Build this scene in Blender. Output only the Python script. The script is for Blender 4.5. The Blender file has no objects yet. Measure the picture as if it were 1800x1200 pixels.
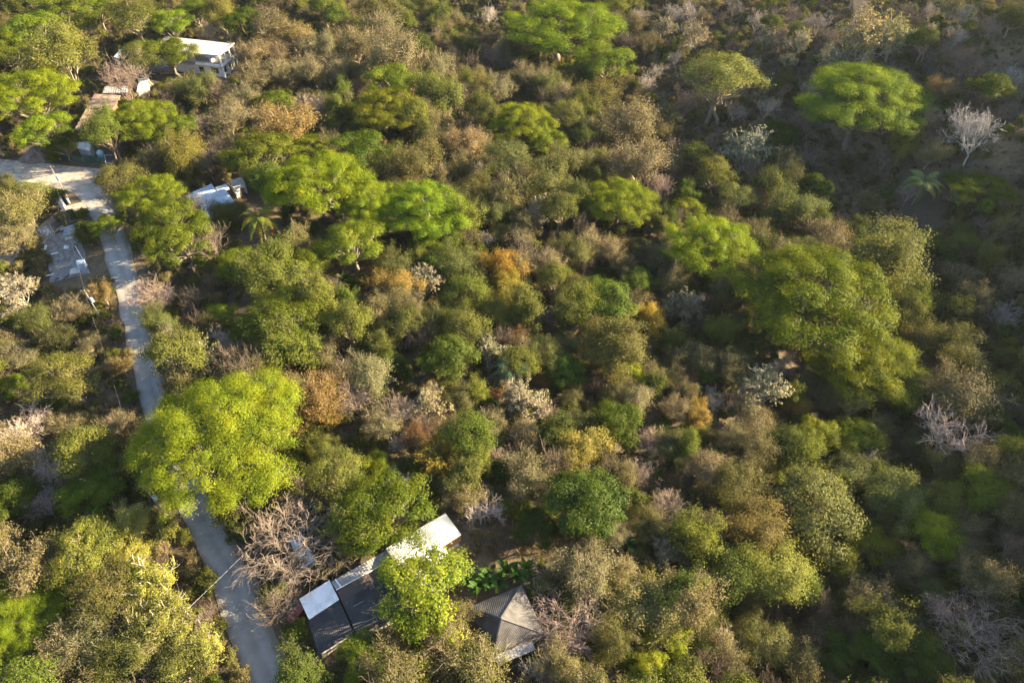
import bpy, math, random
import numpy as np
from mathutils import Vector, Matrix

# ------------------------------------------------------------------ camera, sky, sun, exposure
SC = bpy.context.scene
COL = SC.collection
PITCH = math.radians(46.0)
CAM_H = 100.0
FPX = 1200.0
SUN_EL, SUN_AZ = math.radians(21.5), math.radians(8.0)      # azimuth from +X towards +Y

cd = bpy.data.cameras.new("camera"); cam = bpy.data.objects.new("camera", cd); COL.objects.link(cam)
cam.location = (0, 0, CAM_H); cam.rotation_euler = (math.pi/2 - PITCH, 0, 0)
cd.sensor_width = 36.0; cd.lens = 24.0; cd.clip_start = 1.0; cd.clip_end = 5000.0
SC.camera = cam

world = bpy.data.worlds.new("World"); SC.world = world; world.use_nodes = True
wn = world.node_tree; wn.nodes.clear()
sky = wn.nodes.new("ShaderNodeTexSky"); sky.sky_type = 'NISHITA'; sky.sun_disc = False
sky.sun_elevation = SUN_EL; sky.sun_rotation = math.pi/2 - SUN_AZ
sky.air_density = 1.0; sky.dust_density = 1.0; sky.ozone_density = 1.0
bg = wn.nodes.new("ShaderNodeBackground"); bg.inputs[1].default_value = 0.075
wo = wn.nodes.new("ShaderNodeOutputWorld")
wn.links.new(sky.outputs[0], bg.inputs[0]); wn.links.new(bg.outputs[0], wo.inputs[0])

sl = bpy.data.lights.new("sun", 'SUN'); sl.energy = 5.0; sl.angle = math.radians(0.5); sl.color = (1.0, 0.82, 0.54)
sun = bpy.data.objects.new("sun", sl); COL.objects.link(sun)
sdir = Vector((math.cos(SUN_EL)*math.cos(SUN_AZ), math.cos(SUN_EL)*math.sin(SUN_AZ), math.sin(SUN_EL)))
sun.rotation_euler = (-sdir).to_track_quat('-Z', 'Y').to_euler()

SC.view_settings.view_transform = 'Standard'; SC.view_settings.look = 'None'
SC.view_settings.exposure = 2.8; SC.view_settings.gamma = 1.0; SC.view_settings.use_curve_mapping = False
SC.cycles.max_bounces = 6; SC.cycles.diffuse_bounces = 3; SC.cycles.transmission_bounces = 4
SC.cycles.volume_bounces = 0; SC.cycles.transparent_max_bounces = 4
SC.cycles.use_denoising = True; SC.cycles.denoiser = 'OPENIMAGEDENOISE'; SC.cycles.denoising_input_passes = 'RGB_ALBEDO_NORMAL'; SC.cycles.denoising_prefilter = 'NONE'

# ------------------------------------------------------------------ terrain
CP, SP = math.cos(PITCH), math.sin(PITCH)
def ray(px, py):
    x, y = (px - 900.0)/FPX, (600.0 - py)/FPX
    return np.array([x, CP + y*SP, -SP + y*CP])
def at_level(px, py, z):
    d = ray(px, py); t = (z - CAM_H)/d[2]
    return d[0]*t, d[1]*t
# (photo point, ground height there, reach in metres): the ridge carries the road and the houses, gullies fall away on the valley side
HCP = [(200,450,0),(120,340,0),(60,300,0),(300,800,0),(430,1100,0),(60,1000,-1.5),(60,700,-4),(20,500,-5),(110,560,-3.5),(60,620,-5),(140,520,-2.2),(60,850,-3.5),(150,780,-2.5),(230,560,0),(260,700,0),(320,900,0),
       (600,1040,0),(700,1150,0),(900,1080,0),(880,950,-.5),(1050,950,-1.5),(700,700,-1),(600,450,0),(380,350,0),
       (340,120,0),(180,200,0),(100,60,0),(500,100,-1),(640,150,-3),(750,330,-2),(900,500,-3),(950,250,-6),(1050,400,-5),
       (820,60,-14),(900,120,-13),(1000,150,-12),(1110,60,-14),(1130,190,-14),(1180,280,-13),(1100,250,-10),(1300,420,-11),(1200,480,-6),(1450,540,-8),
       (1250,60,-9),(1250,180,-10),(1400,60,-2),(1400,190,-6),(1550,60,6),(1550,190,1),(1500,320,-11),(1400,300,-12),(1680,60,14),(1680,190,9),(1680,300,-4),
       (1810,40,22),(1810,190,18),(1810,320,8),(1700,430,-15),(1800,440,-11),(1600,440,-11),(1650,520,-11),(1800,520,-9),(1650,620,-12),(1800,640,-8),
       (1560,700,-13),(1700,740,-10),(1810,760,-6),(1100,700,-5),(1250,680,-8),(1200,850,-5),(1300,960,-7),(1400,830,-11),(1520,830,-13),
       (1200,1100,-6),(1350,1150,-12),(1430,960,-14),(1520,1000,-12),(1620,900,-10),(1660,1020,-8),(1810,900,-3),(1810,1050,-1),(1560,1150,-8),(1700,1170,-3),(1000,1150,-1.5)]
_cp = np.array([at_level(a, b, c) + (c,) for a, b, c in HCP])
def hash_noise(x, y, s, seed):
    # smooth value noise
    x = np.asarray(x, float)/s + seed*17.3; y = np.asarray(y, float)/s - seed*9.1
    xi, yi = np.floor(x), np.floor(y); fx, fy = x-xi, y-yi
    fx = fx*fx*(3-2*fx); fy = fy*fy*(3-2*fy)
    def h(a, b):
        v = np.sin(a*127.1 + b*311.7 + seed*74.7)*43758.5453
        return v - np.floor(v)
    return (h(xi,yi)*(1-fx)+h(xi+1,yi)*fx)*(1-fy) + (h(xi,yi+1)*(1-fx)+h(xi+1,yi+1)*fx)*fy
FLANK = 1.0       # how steeply the valley's far flank climbs beyond the frame
def ground(x, y):
    x = np.asarray(x, float); y = np.asarray(y, float)
    num = np.zeros(np.broadcast(x, y).shape); den = num + 1e-9
    for cx, cy, cz in _cp:
        r2 = (x-cx)**2 + (y-cy)**2
        w = 1.0/(r2 + 60.0)**2
        num = num + w*cz; den = den + w
    z = num/den
    flat = np.clip(np.abs(z)/2.0, 0, 1)
    z = z + flat*((hash_noise(x,y,14,1)-.5)*2.2 + (hash_noise(x,y,6,2)-.5)*.8)
    # the valley's far flank climbs outside the frame and keeps the low sun off the gully
    d = np.clip(x - (0.521*np.clip(y,-200,900) + 54.0) - 16.0, 0, None)
    top = 33 + (hash_noise(y*1.0+40, x*0+3, 30, 5)-.5)*12 + (hash_noise(y*1.0, x*0+9, 11, 6)-.5)*5
    fade = np.clip((y+140)/100.0, 0, 1)
    z = z + top*(1-np.exp(-d*FLANK/top))*fade
    far = np.clip((np.hypot(x, y-120)-420)/500.0, 0, 1)
    return z*(1-far*.4) + far*22*(hash_noise(x,y,210,3)-.2)
def g1(x, y): return float(ground(np.array([x]), np.array([y]))[0])
def P(px, py, h=0.0):
    """World point where the photograph's ray through (px, py) meets the surface h above the ground."""
    d = ray(px, py); z = h
    for _ in range(12):
        t = (z - CAM_H)/d[2]; z = .4*z + .6*(g1(d[0]*t, d[1]*t) + h)
    t = (z - CAM_H)/d[2]
    return Vector((d[0]*t, d[1]*t, z))
def depth(p): return p[1]*CP + (CAM_H - p[2])*SP

# ------------------------------------------------------------------ mesh and material helpers
class MB:
    """Collects vertices and quads / triangles, and links them as ONE mesh object."""
    def __init__(s): s.v = []; s.f4 = []; s.f3 = []; s.n = 0; s.t4 = []
    def add(s, v, f4=None, f3=None, tint=None):
        v = np.asarray(v, float).reshape(-1, 3); s.v.append(v)
        if f4 is not None and len(f4):
            f4 = np.asarray(f4, int).reshape(-1, 4); s.f4.append(f4 + s.n)
            s.t4.append(np.full(len(f4), .5) if tint is None else np.asarray(tint, float))
        if f3 is not None and len(f3): s.f3.append(np.asarray(f3, int).reshape(-1, 3) + s.n)
        s.n += len(v)
    def box(s, c, size, rz=0.0, axes=None):
        h = np.array(size)/2.0
        q = np.array([(x,y,z) for z in (-1,1) for y in (-1,1) for x in (-1,1)])*h
        if axes is None:
            ca, sa = math.cos(rz), math.sin(rz); axes = np.array([(ca,sa,0),(-sa,ca,0),(0,0,1)])
        q = q @ np.array(axes) + np.array(c)
        s.add(q, [(0,2,3,1),(4,5,7,6),(0,1,5,4),(2,6,7,3),(0,4,6,2),(1,3,7,5)])
    def bar(s, a, b, w, h=None):
        a, b = Vector(a), Vector(b); d = (b-a); L = d.length; d.normalize()
        side = d.cross(Vector((0,0,1)))
        if side.length < 1e-3: side = Vector((1,0,0))
        side.normalize(); up = side.cross(d)
        s.box((a+b)/2, (L, w, h or w), axes=[d, side, up])
    def tube(s, pts, rad, k=4):
        pts = np.asarray(pts, float); n = len(pts)
        d = np.gradient(pts, axis=0); d /= np.maximum(np.linalg.norm(d, axis=1)[:,None], 1e-9)
        ref = np.where(np.abs(d[:,2:3]) > .9, np.array([[1.,0,0]]), np.array([[0,0,1.]]))
        u = np.cross(d, ref); u /= np.linalg.norm(u, axis=1)[:,None]; w = np.cross(d, u)
        a = np.arange(k)*2*math.pi/k
        rad = np.broadcast_to(np.asarray(rad, float), (n,))
        v = pts[:,None,:] + rad[:,None,None]*(np.cos(a)[None,:,None]*u[:,None,:] + np.sin(a)[None,:,None]*w[:,None,:])
        i = np.arange(n-1)[:,None]*k; j = np.arange(k)[None,:]; j2 = (j+1) % k
        f = np.stack([i+j, i+j2, i+k+j2, i+k+j], -1).reshape(-1, 4)
        s.add(v.reshape(-1,3), f)
    def prism(s, poly, z0, z1):
        """poly: list of (x,y) ; z0/z1 scalars or lists per corner."""
        n = len(poly); z0 = np.broadcast_to(z0, (n,)); z1 = np.broadcast_to(z1, (n,))
        v = [(x,y,z0[i]) for i,(x,y) in enumerate(poly)] + [(x,y,z1[i]) for i,(x,y) in enumerate(poly)]
        f4 = [(i,(i+1)%n,n+(i+1)%n,n+i) for i in range(n)]; f3 = []
        for i in range(1, n-1): f3 += [(0,i+1,i),(n,n+i,n+i+1)]
        s.add(v, f4, f3)
    def data(s, name, smooth=False):
        me = bpy.data.meshes.new(name)
        v = np.concatenate(s.v) if s.v else np.zeros((0,3))
        f4 = np.concatenate(s.f4) if s.f4 else np.zeros((0,4), int)
        f3 = np.concatenate(s.f3) if s.f3 else np.zeros((0,3), int)
        nl = len(f4)*4 + len(f3)*3
        me.vertices.add(len(v)); me.vertices.foreach_set("co", v.astype(np.float32).ravel())
        me.loops.add(nl); me.loops.foreach_set("vertex_index", np.concatenate([f4.ravel(), f3.ravel()]).astype(np.int32))
        me.polygons.add(len(f4)+len(f3))
        ls = np.concatenate([np.arange(len(f4))*4, len(f4)*4 + np.arange(len(f3))*3])
        me.polygons.foreach_set("loop_start", ls.astype(np.int32))
        if s.f4:
            t = np.concatenate(s.t4 + [np.full(len(f3), .5)]).astype(np.float32)
            if np.ptp(t) > 0:
                at = me.attributes.new("leaf", 'FLOAT', 'FACE'); at.data.foreach_set("value", t)
        me.update(calc_edges=True)
        me.polygons.foreach_set("use_smooth", np.full(len(me.polygons), bool(smooth)))
        return me
    def build(s, name, mat, parent=None, smooth=False):
        return link(name, s.data(name, smooth), mat, parent)
def link(name, me, mat=None, parent=None):
    if mat is not None and len(me.materials) == 0: me.materials.append(mat)
    o = bpy.data.objects.new(name, me); COL.objects.link(o)
    if parent is not None: o.parent = parent
    return o
def tag(o, label=None, cat=None, group=None, kind=None):
    if label: o['label'] = label
    if cat: o['category'] = cat
    if group: o['group'] = group
    if kind: o['kind'] = kind
    return o
def thing(name, label, cat, loc=(0,0,0), rz=0.0, group=None):
    o = bpy.data.objects.new(name, None); COL.objects.link(o); o.empty_display_size = .5
    o.location = loc; o.rotation_euler = (0,0,rz)
    return tag(o, label, cat, group)
def rebase(root, loc):
    """Move an Empty to its base while its parts stay where they were modelled (world coordinates)."""
    root.location = loc
    for c in root.children: c.location = Vector(c.location) - Vector(loc)

def nodes(m):
    m.use_nodes = True; nt = m.node_tree; nt.nodes.clear(); return nt, nt.nodes, nt.links
def noise_mat(name, c1, c2, scale=1.0, rough=.9, detail=6, bump=0.0, bscale=None, c3=None, scale3=.2, metal=0.0, spec=.3, streak=None):
    m = bpy.data.materials.new(name); nt, N, L = nodes(m)
    out = N.new("ShaderNodeOutputMaterial"); b = N.new("ShaderNodeBsdfPrincipled"); L.new(b.outputs[0], out.inputs[0])
    b.inputs["Roughness"].default_value = rough; b.inputs["Metallic"].default_value = metal
    b.inputs["Specular IOR Level"].default_value = spec
    g = N.new("ShaderNodeNewGeometry"); mp = N.new("ShaderNodeMapping"); L.new(g.outputs["Position"], mp.inputs[0])
    if streak: mp.inputs["Scale"].default_value = streak[:3]; mp.inputs["Rotation"].default_value = (0,0,streak[3])
    n = N.new("ShaderNodeTexNoise"); n.inputs["Scale"].default_value = scale; n.inputs["Detail"].default_value = detail
    L.new(mp.outputs[0], n.inputs["Vector"])
    r = N.new("ShaderNodeValToRGB"); r.color_ramp.elements[0].color = (*c1,1); r.color_ramp.elements[1].color = (*c2,1)
    r.color_ramp.elements[0].position = .35; r.color_ramp.elements[1].position = .65
    L.new(n.outputs[0], r.inputs[0]); col = r.outputs[0]
    if c3 is not None:
        n3 = N.new("ShaderNodeTexNoise"); n3.inputs["Scale"].default_value = scale3; n3.inputs["Detail"].default_value = 5
        L.new(g.outputs["Position"], n3.inputs["Vector"])
        r3 = N.new("ShaderNodeValToRGB"); r3.color_ramp.elements[0].position = .46; r3.color_ramp.elements[1].position = .6
        L.new(n3.outputs[0], r3.inputs[0]); mx = N.new("ShaderNodeMix"); mx.data_type = 'RGBA'
        L.new(r3.outputs[0], mx.inputs[0]); L.new(col, mx.inputs[6]); mx.inputs[7].default_value = (*c3,1); col = mx.outputs[2]
    L.new(col, b.inputs["Base Color"])
    if bump:
        nb = N.new("ShaderNodeTexNoise"); nb.inputs["Scale"].default_value = bscale or scale*3; nb.inputs["Detail"].default_value = 4
        L.new(g.outputs["Position"], nb.inputs["Vector"])
        bp = N.new("ShaderNodeBump"); bp.inputs["Strength"].default_value = bump; bp.inputs["Distance"].default_value = .15
        L.new(nb.outputs[0], bp.inputs["Height"]); L.new(bp.outputs[0], b.inputs["Normal"])
    return m
def leaf_mat(name, trans=.4, var=.42, warm=.22):
    """Leaves: the tree's own colour (object colour), varied leaf by leaf; light passes through them."""
    m = bpy.data.materials.new(name); nt, N, L = nodes(m)
    out = N.new("ShaderNodeOutputMaterial"); oi = N.new("ShaderNodeObjectInfo")
    at = N.new("ShaderNodeAttribute"); at.attribute_name = "leaf"
    hs = N.new("ShaderNodeHueSaturation"); L.new(oi.outputs["Color"], hs.inputs["Color"])
    mr = N.new("ShaderNodeMapRange"); mr.inputs[3].default_value = 1-var; mr.inputs[4].default_value = 1+var; L.new(at.outputs["Fac"], mr.inputs[0])
    L.new(mr.outputs[0], hs.inputs["Value"])
    mh = N.new("ShaderNodeMapRange"); mh.inputs[3].default_value = .5+.03*warm*4; mh.inputs[4].default_value = .5-.03*warm*4; L.new(at.outputs["Fac"], mh.inputs[0])
    L.new(mh.outputs[0], hs.inputs["Hue"])
    d = N.new("ShaderNodeBsdfDiffuse"); t = N.new("ShaderNodeBsdfTranslucent"); gl = N.new("ShaderNodeBsdfGlossy")
    gl.inputs["Roughness"].default_value = .5; gl.inputs["Color"].default_value = (1,1,1,1)
    L.new(hs.outputs[0], d.inputs[0])
    tc = N.new("ShaderNodeMix"); tc.data_type = 'RGBA'; tc.blend_type = 'MULTIPLY'; tc.inputs[0].default_value = 1.0
    L.new(hs.outputs[0], tc.inputs[6]); tc.inputs[7].default_value = (1.5,1.3,.5,1); L.new(tc.outputs[2], t.inputs[0])
    mx = N.new("ShaderNodeMixShader"); mx.inputs[0].default_value = trans
    L.new(d.outputs[0], mx.inputs[1]); L.new(t.outputs[0], mx.inputs[2])
    m2 = N.new("ShaderNodeMixShader"); m2.inputs[0].default_value = .006
    L.new(mx.outputs[0], m2.inputs[1]); L.new(gl.outputs[0], m2.inputs[2])
    L.new(m2.outputs[0], out.inputs[0]); return m
def bark_mat(name, var=.3):
    m = bpy.data.materials.new(name); nt, N, L = nodes(m)
    out = N.new("ShaderNodeOutputMaterial"); oi = N.new("ShaderNodeObjectInfo"); d = N.new("ShaderNodeBsdfDiffuse")
    tc = N.new("ShaderNodeTexCoord"); n = N.new("ShaderNodeTexNoise"); n.inputs["Scale"].default_value = 1.3; n.inputs["Detail"].default_value = 4
    L.new(tc.outputs["Object"], n.inputs["Vector"])
    hs = N.new("ShaderNodeHueSaturation"); mr = N.new("ShaderNodeMapRange"); mr.inputs[1].default_value = .3; mr.inputs[2].default_value = .7
    mr.inputs[3].default_value = 1-var; mr.inputs[4].default_value = 1+var
    L.new(n.outputs[0], mr.inputs[0]); L.new(mr.outputs[0], hs.inputs["Value"]); L.new(oi.outputs["Color"], hs.inputs["Color"])
    L.new(hs.outputs[0], d.inputs[0]); L.new(d.outputs[0], out.inputs[0]); return m

LEAF = leaf_mat("leaf_green"); DRYLEAF = leaf_mat("leaf_dry", trans=.25, var=.42, warm=.15); BARK = bark_mat("bark")
# ------------------------------------------------------------------ ground, road, yards
def ground_sheet():
    fx = np.concatenate([np.linspace(-1400,-260,14)[:-1], np.arange(-260,360,2.6), np.linspace(362,1400,14)])
    fy = np.concatenate([np.linspace(-1200,-40,14)[:-1], np.arange(-40,400,2.6), np.linspace(402,1500,14)])
    X, Y = np.meshgrid(fx, fy); Z = ground(X.ravel(), Y.ravel())
    v = np.column_stack([X.ravel(), Y.ravel(), Z]); nx, ny = len(fx), len(fy)
    i = np.arange(nx-1)[None,:] + np.arange(ny-1)[:,None]*nx
    f = np.stack([i, i+1, i+nx+1, i+nx], -1).reshape(-1,4)
    mb = MB(); mb.add(v, f)
    m = noise_mat("leaf_litter", (.078,.054,.032), (.125,.090,.050), .9, detail=8, bump=.8, bscale=3.0, c3=(.060,.050,.030), scale3=.06)
    return tag(mb.build("ground", m, smooth=True), kind='structure')
ground_sheet()
GRAVEL = noise_mat("gravel", (.25,.238,.215), (.285,.268,.24), .35, detail=10, rough=.95, bump=.3, bscale=8, c3=(.23,.218,.195), scale3=.5, streak=(1,.12,1,-.35))
DUST = noise_mat("dusty_gravel", (.33,.27,.20), (.42,.345,.265), .25, detail=9, rough=.95, bump=.25, bscale=6, c3=(.22,.19,.16), scale3=.7)
def drape(name, left, right, mat, n=90, m=6, lift=.07):
    """A strip between two photo polylines, laid on the ground."""
    def pts(pl):
        w = np.array([[*P(a,b)[:2]] for a,b in pl]); s = np.concatenate([[0], np.cumsum(np.linalg.norm(np.diff(w,axis=0),axis=1))])
        q = np.linspace(0, s[-1], n); return np.column_stack([np.interp(q,s,w[:,0]), np.interp(q,s,w[:,1])])
    a, b = pts(left), pts(right)
    rag = (hash_noise(np.arange(n)*1.0, np.zeros(n)+2, 3, 8)-.5)*.9
    t = np.linspace(0,1,m)[None,:,None]
    g = a[:,None]*(1-t) + b[:,None]*t
    g[:,0,0] += rag; g[:,-1,0] += rag[::-1]
    z = ground(g[...,0].ravel(), g[...,1].ravel()) + lift
    v = np.column_stack([g[...,0].ravel(), g[...,1].ravel(), z])
    i = np.arange(n-1)[:,None]*m + np.arange(m-1)[None,:]
    mb = MB(); mb.add(v, np.stack([i, i+1, i+m+1, i+m], -1).reshape(-1,4)); o = mb.build(name, mat, smooth=True)
    a2 = o.data.attributes.new("across", 'FLOAT', 'POINT'); a2.data.foreach_set("value", np.tile(np.linspace(0,1,m), n).astype(np.float32))
    return tag(o, kind='structure')
ROAD_L = [(452,1260),(437,1200),(383,1060),(368,1000),(337,950),(306,870),(293,830),(245,700),(223,600),(200,500),(185,450),(172,415),(160,385),(145,355),(128,335)]
ROAD_R = [(540,1260),(516,1200),(462,1060),(443,1000),(412,950),(376,870),(358,830),(300,700),(272,600),(246,500),(234,450),(222,415),(212,385),(200,350),(185,318)]
def wheel_tracks(m):
    # compacted pale wheel tracks, loose gravel between them and dirt towards the verges
    nt = m.node_tree; N, L = nt.nodes, nt.links; b = next(n for n in N if n.type == 'BSDF_PRINCIPLED'); src0 = b.inputs["Base Color"].links[0].from_socket
    at = N.new("ShaderNodeAttribute"); at.attribute_name = "across"; g = N.new("ShaderNodeNewGeometry"); nz = N.new("ShaderNodeTexNoise"); nz.inputs["Scale"].default_value = .45; nz.inputs["Detail"].default_value = 6
    L.new(g.outputs["Position"], nz.inputs["Vector"]); ad = N.new("ShaderNodeMath"); ad.operation = 'MULTIPLY_ADD'; L.new(nz.outputs[0], ad.inputs[0]); ad.inputs[1].default_value = .22; L.new(at.outputs["Fac"], ad.inputs[2])
    r = N.new("ShaderNodeValToRGB"); e = r.color_ramp.elements; e[0].position = 0.08; e[0].color = (.62,.52,.42,1); e[1].position = 1.12 if False else 1.0; e[1].color = (.70,.62,.52,1)
    for p, c in ((.20,(.92,.91,.90,1)),(.34,(1.1,1.1,1.1,1)),(.46,(1,1,1,1)),(.60,(.90,.89,.87,1)),(.74,(1.1,1.1,1.1,1)),(.90,(.96,.95,.93,1))):
        q = e.new(p); q.color = c
    L.new(ad.outputs[0], r.inputs[0]); mx = N.new("ShaderNodeMix"); mx.data_type = 'RGBA'; mx.blend_type = 'MULTIPLY'; mx.inputs[0].default_value = 1.0
    L.new(src0, mx.inputs[6]); L.new(r.outputs[0], mx.inputs[7]); L.new(mx.outputs[2], b.inputs["Base Color"])
wheel_tracks(GRAVEL)
drape("gravel_road", ROAD_L, ROAD_R, GRAVEL, n=140, m=10)
drape("sandy_lot", [(-60,345),(0,322),(60,322),(120,336),(160,352)], [(-60,275),(0,280),(60,285),(120,292),(190,298)], DUST, lift=.05)
drape("side_track", [(160,352),(120,362),(60,408),(-10,455)], [(175,372),(135,385),(85,420),(20,480)], DUST, n=40, lift=.06)
drape("rubble_yard", [(78,420),(84,450),(88,497)], [(128,402),(150,440),(160,480)], noise_mat("pale_rubble_ground", (.17,.165,.16),(.26,.25,.24), .5, detail=9, bump=.4, c3=(.14,.13,.12), scale3=1.1, streak=(1,.4,1,.3)), n=40, m=12, lift=.06)
# ------------------------------------------------------------------ buildings and things people made
FOOT = []                                  # plan outlines kept clear of scrub
def H(px, py, h, base=0.0):
    x, y = at_level(px, py, base + h); return np.array([x, y, base + h])
def quad(base, *pts): return [H(a, b, h, base) for a, b, h in pts]
def fit(q):
    """Push the fourth corner onto the plane of the other three so a sheet lies flat."""
    a, b, c, d = [np.array(p, float) for p in q]; n = np.cross(b-a, c-a); n /= np.linalg.norm(n)
    if abs(n[2]) > .2: d[2] -= np.dot(d-a, n)/n[2]
    return [a, b, c, d]
def sheet(name, q, mat, parent, n=0, amp=.035, thick=.12, foot=True):
    """A roof sheet; n ribs repeat from the first corner to the second and run towards the fourth."""
    a, b, c, d = fit(q); nz = np.cross(b-a, d-a); nz /= np.linalg.norm(nz)
    if nz[2] < 0: nz = -nz
    if n: s = np.concatenate([(np.array([0,.5,.62,.88])+i)/n for i in range(n)] + [[1.0]]); pr = np.concatenate([np.tile([0,0,1,1], n), [0]])
    else: s = np.array([0,1.]); pr = np.zeros(2)
    def rows(off, prof): 
        u = a + (b-a)*s[:,None]; v = d + (c-d)*s[:,None]; o = nz*(off + prof*amp)[:,None]; return np.stack([u+o, v+o], 1)
    top, bot = rows(np.zeros(len(s)), pr), rows(np.full(len(s), -thick), np.zeros(len(s)))
    m = len(s); V = np.concatenate([top.reshape(-1,3), bot.reshape(-1,3)]); f = []
    for i in range(m-1):
        f += [(2*i,2*i+2,2*i+3,2*i+1), (2*m+2*i,2*m+2*i+1,2*m+2*i+3,2*m+2*i+2), (2*i,2*m+2*i,2*m+2*i+2,2*i+2), (2*i+1,2*i+3,2*m+2*i+3,2*m+2*i+1)]
    f += [(0,1,2*m+1,2*m), (2*m-2,4*m-2,4*m-1,2*m-1)]
    mb = MB(); mb.add(V, f); o = mb.build(name, mat, parent)
    if foot: FOOT.append(np.array([p[:2] for p in (a,b,c,d)]))
    return o
def walls(name, q, base, mat, parent, inset=.9, drop=.14):
    a = np.array(fit(q)); c = a.mean(0); p = c + (a-c)*inset
    mb = MB(); mb.prism([tuple(x[:2]) for x in p], base-.4, [x[2]-drop for x in p]); return mb.build(name, mat, parent)
def lerp(a, b, t): return np.array(a)*(1-t) + np.array(b)*t
def beam(name, a, b, w, h, mat, parent=None):
    mb = MB(); mb.bar(a, b, w, h); return mb.build(name, mat, parent)
def begin(name, label, cat, p): return thing(name, label, cat, p)
def fin(root):
    loc = Vector(root.location)
    for c in root.children: c.location = Vector(c.location) - loc

WHITE_METAL = noise_mat("white_metal", (.66,.67,.66), (.74,.74,.73), 1.2, rough=.45, c3=(.58,.57,.54), scale3=.5)
PALE_METAL = noise_mat("pale_metal", (.46,.48,.49), (.55,.56,.57), 1.0, rough=.42, c3=(.40,.39,.37), scale3=.6)
BLUE_METAL = noise_mat("blue_white_metal", (.32,.39,.46), (.38,.45,.51), .8, rough=.55, c3=(.29,.34,.38), scale3=.5)
DARK_METAL = noise_mat("dark_metal", (.030,.030,.032), (.045,.043,.043), .9, rough=.7, c3=(.055,.05,.047), scale3=.45)
BROWN_METAL = noise_mat("brown_metal", (.065,.048,.040), (.085,.062,.05), 1.2, rough=.65)
STRIP_METAL = noise_mat("grey_metal", (.24,.235,.22), (.30,.29,.27), 1.0, rough=.6, c3=(.20,.19,.18), scale3=.8)
HIP_METAL = noise_mat("weathered_metal", (.066,.061,.059), (.096,.087,.081), 1.3, rough=.85, c3=(.052,.048,.046), scale3=.5)
RUST_METAL = noise_mat("rusty_metal", (.26,.185,.135), (.34,.25,.185), .7, rough=.75, c3=(.20,.135,.10), scale3=.5, streak=(1,.2,1,.3))
CONCRETE = noise_mat("pale_concrete", (.36,.335,.31), (.43,.40,.37), .6, rough=.85, c3=(.30,.275,.255), scale3=.35)
GREY_CONC = noise_mat("grey_concrete", (.20,.195,.19), (.27,.26,.25), .6, rough=.9, c3=(.16,.15,.14), scale3=.5)
PLASTER = noise_mat("plaster_wall", (.46,.43,.38), (.53,.49,.44), .8, rough=.85)
WOOD = noise_mat("brown_wood", (.20,.10,.045), (.28,.15,.065), 1.5, rough=.7, streak=(1,1,6,0))
YWOOD = noise_mat("raw_timber", (.48,.30,.10), (.60,.40,.16), 2.0, rough=.75)
WHITE = noise_mat("white_paint", (.70,.69,.66), (.78,.77,.74), 1.0, rough=.55)
GLASSY = noise_mat("dark_opening", (.02,.021,.023), (.035,.035,.036), 1.0, rough=.2, spec=.6)
NET = noise_mat("green_net", (.022,.055,.042), (.035,.08,.06), 1.5, rough=.85)
STEEL = noise_mat("galvanised_steel", (.36,.38,.40), (.46,.47,.49), 2.0, rough=.45)
POLE_W = noise_mat("pole_concrete", (.17,.16,.145), (.22,.205,.185), 2.0, rough=.85)
BLACK = noise_mat("black_paint", (.018,.018,.02), (.03,.03,.032), 2.0, rough=.5)
EARTH = noise_mat("loose_earth", (.13,.095,.08), (.19,.14,.11), .9, rough=.95, bump=.5)

# ---- the lower house: joined roofs under the trees
r = begin("house", "long low house with white corrugated, dark metal and pale strip roofs under the trees", "house", P(690,1030))
main = quad(0, (693,986,5.0),(769,941,5.0),(806,1002,4.1),(735,1045,4.1))
sheet("roof", main, WHITE_METAL, r, n=26, amp=.05)['label'] = "bright white corrugated roof"
walls("wall", main, 0, PLASTER, r, .88)
left = quad(0, (693,986,4.93),(769,941,4.93),(756,917,4.3),(678,964,4.3))
sheet("roof", left, PALE_METAL, r, n=26, amp=.05)['label'] = "pale grey slope behind the white roof"
upper = quad(0, (746,923,3.9),(783,902,3.9),(810,938,3.5),(772,961,3.5))
sheet("roof", upper, PALE_METAL, r, n=15, amp=.06)['label'] = "grey white corrugated roof at the far end"
up_in = [lerp(upper[0],upper[2],t) for t in ()] 
walls("wall", upper, 0, PLASTER, r, .82)
beam("fascia", np.array(upper[2])+[0,0,-.22], np.array(upper[3])+[0,0,-.22], .1, .26, WHITE, r)
for i in range(7):                                     # timber cladding under the far end, seen from the garden
    a, b = lerp(upper[3], upper[2], .25), np.array(upper[2]); a = a*[1,1,0]+[-.1,.25,3.1-.36*i]; b = b*[1,1,0]+[-.1,.25,3.1-.36*i]
    beam("plank", a, b, .06, .32, WOOD, r)
strip = quad(0, (582,1022,3.7),(678,967,3.7),(689,983,3.45),(591,1036,3.45))
sheet("roof", strip, STRIP_METAL, r, n=20, amp=.03)['label'] = "long pale grey strip roof"
beam("gutter", np.array(strip[3])+[0,-.05,.06], np.array(strip[2])+[0,-.05,.06], .12, .12, WHITE, r)
beam("roof_bar", lerp(strip[0],strip[1],.075)+[0,0,.09], lerp(strip[3],strip[2],.085)+[0,0,.09], .16, .1, WHITE, r)
brown = quad(0, (592,1037,3.2),(690,985,3.2),(699,1003,2.95),(601,1056,2.95))
sheet("roof", brown, BROWN_METAL, r, n=22, amp=.02)['label'] = "narrow brown corrugated roof"
dark = quad(0, (600,1054,2.9),(699,1002,2.9),(735,1062,2.45),(628,1116,2.45))
sheet("roof", dark, DARK_METAL, r, n=28, amp=.018)['label'] = "large dark metal roof"
walls("wall", dark, 0, PLASTER, r, .9)
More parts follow.
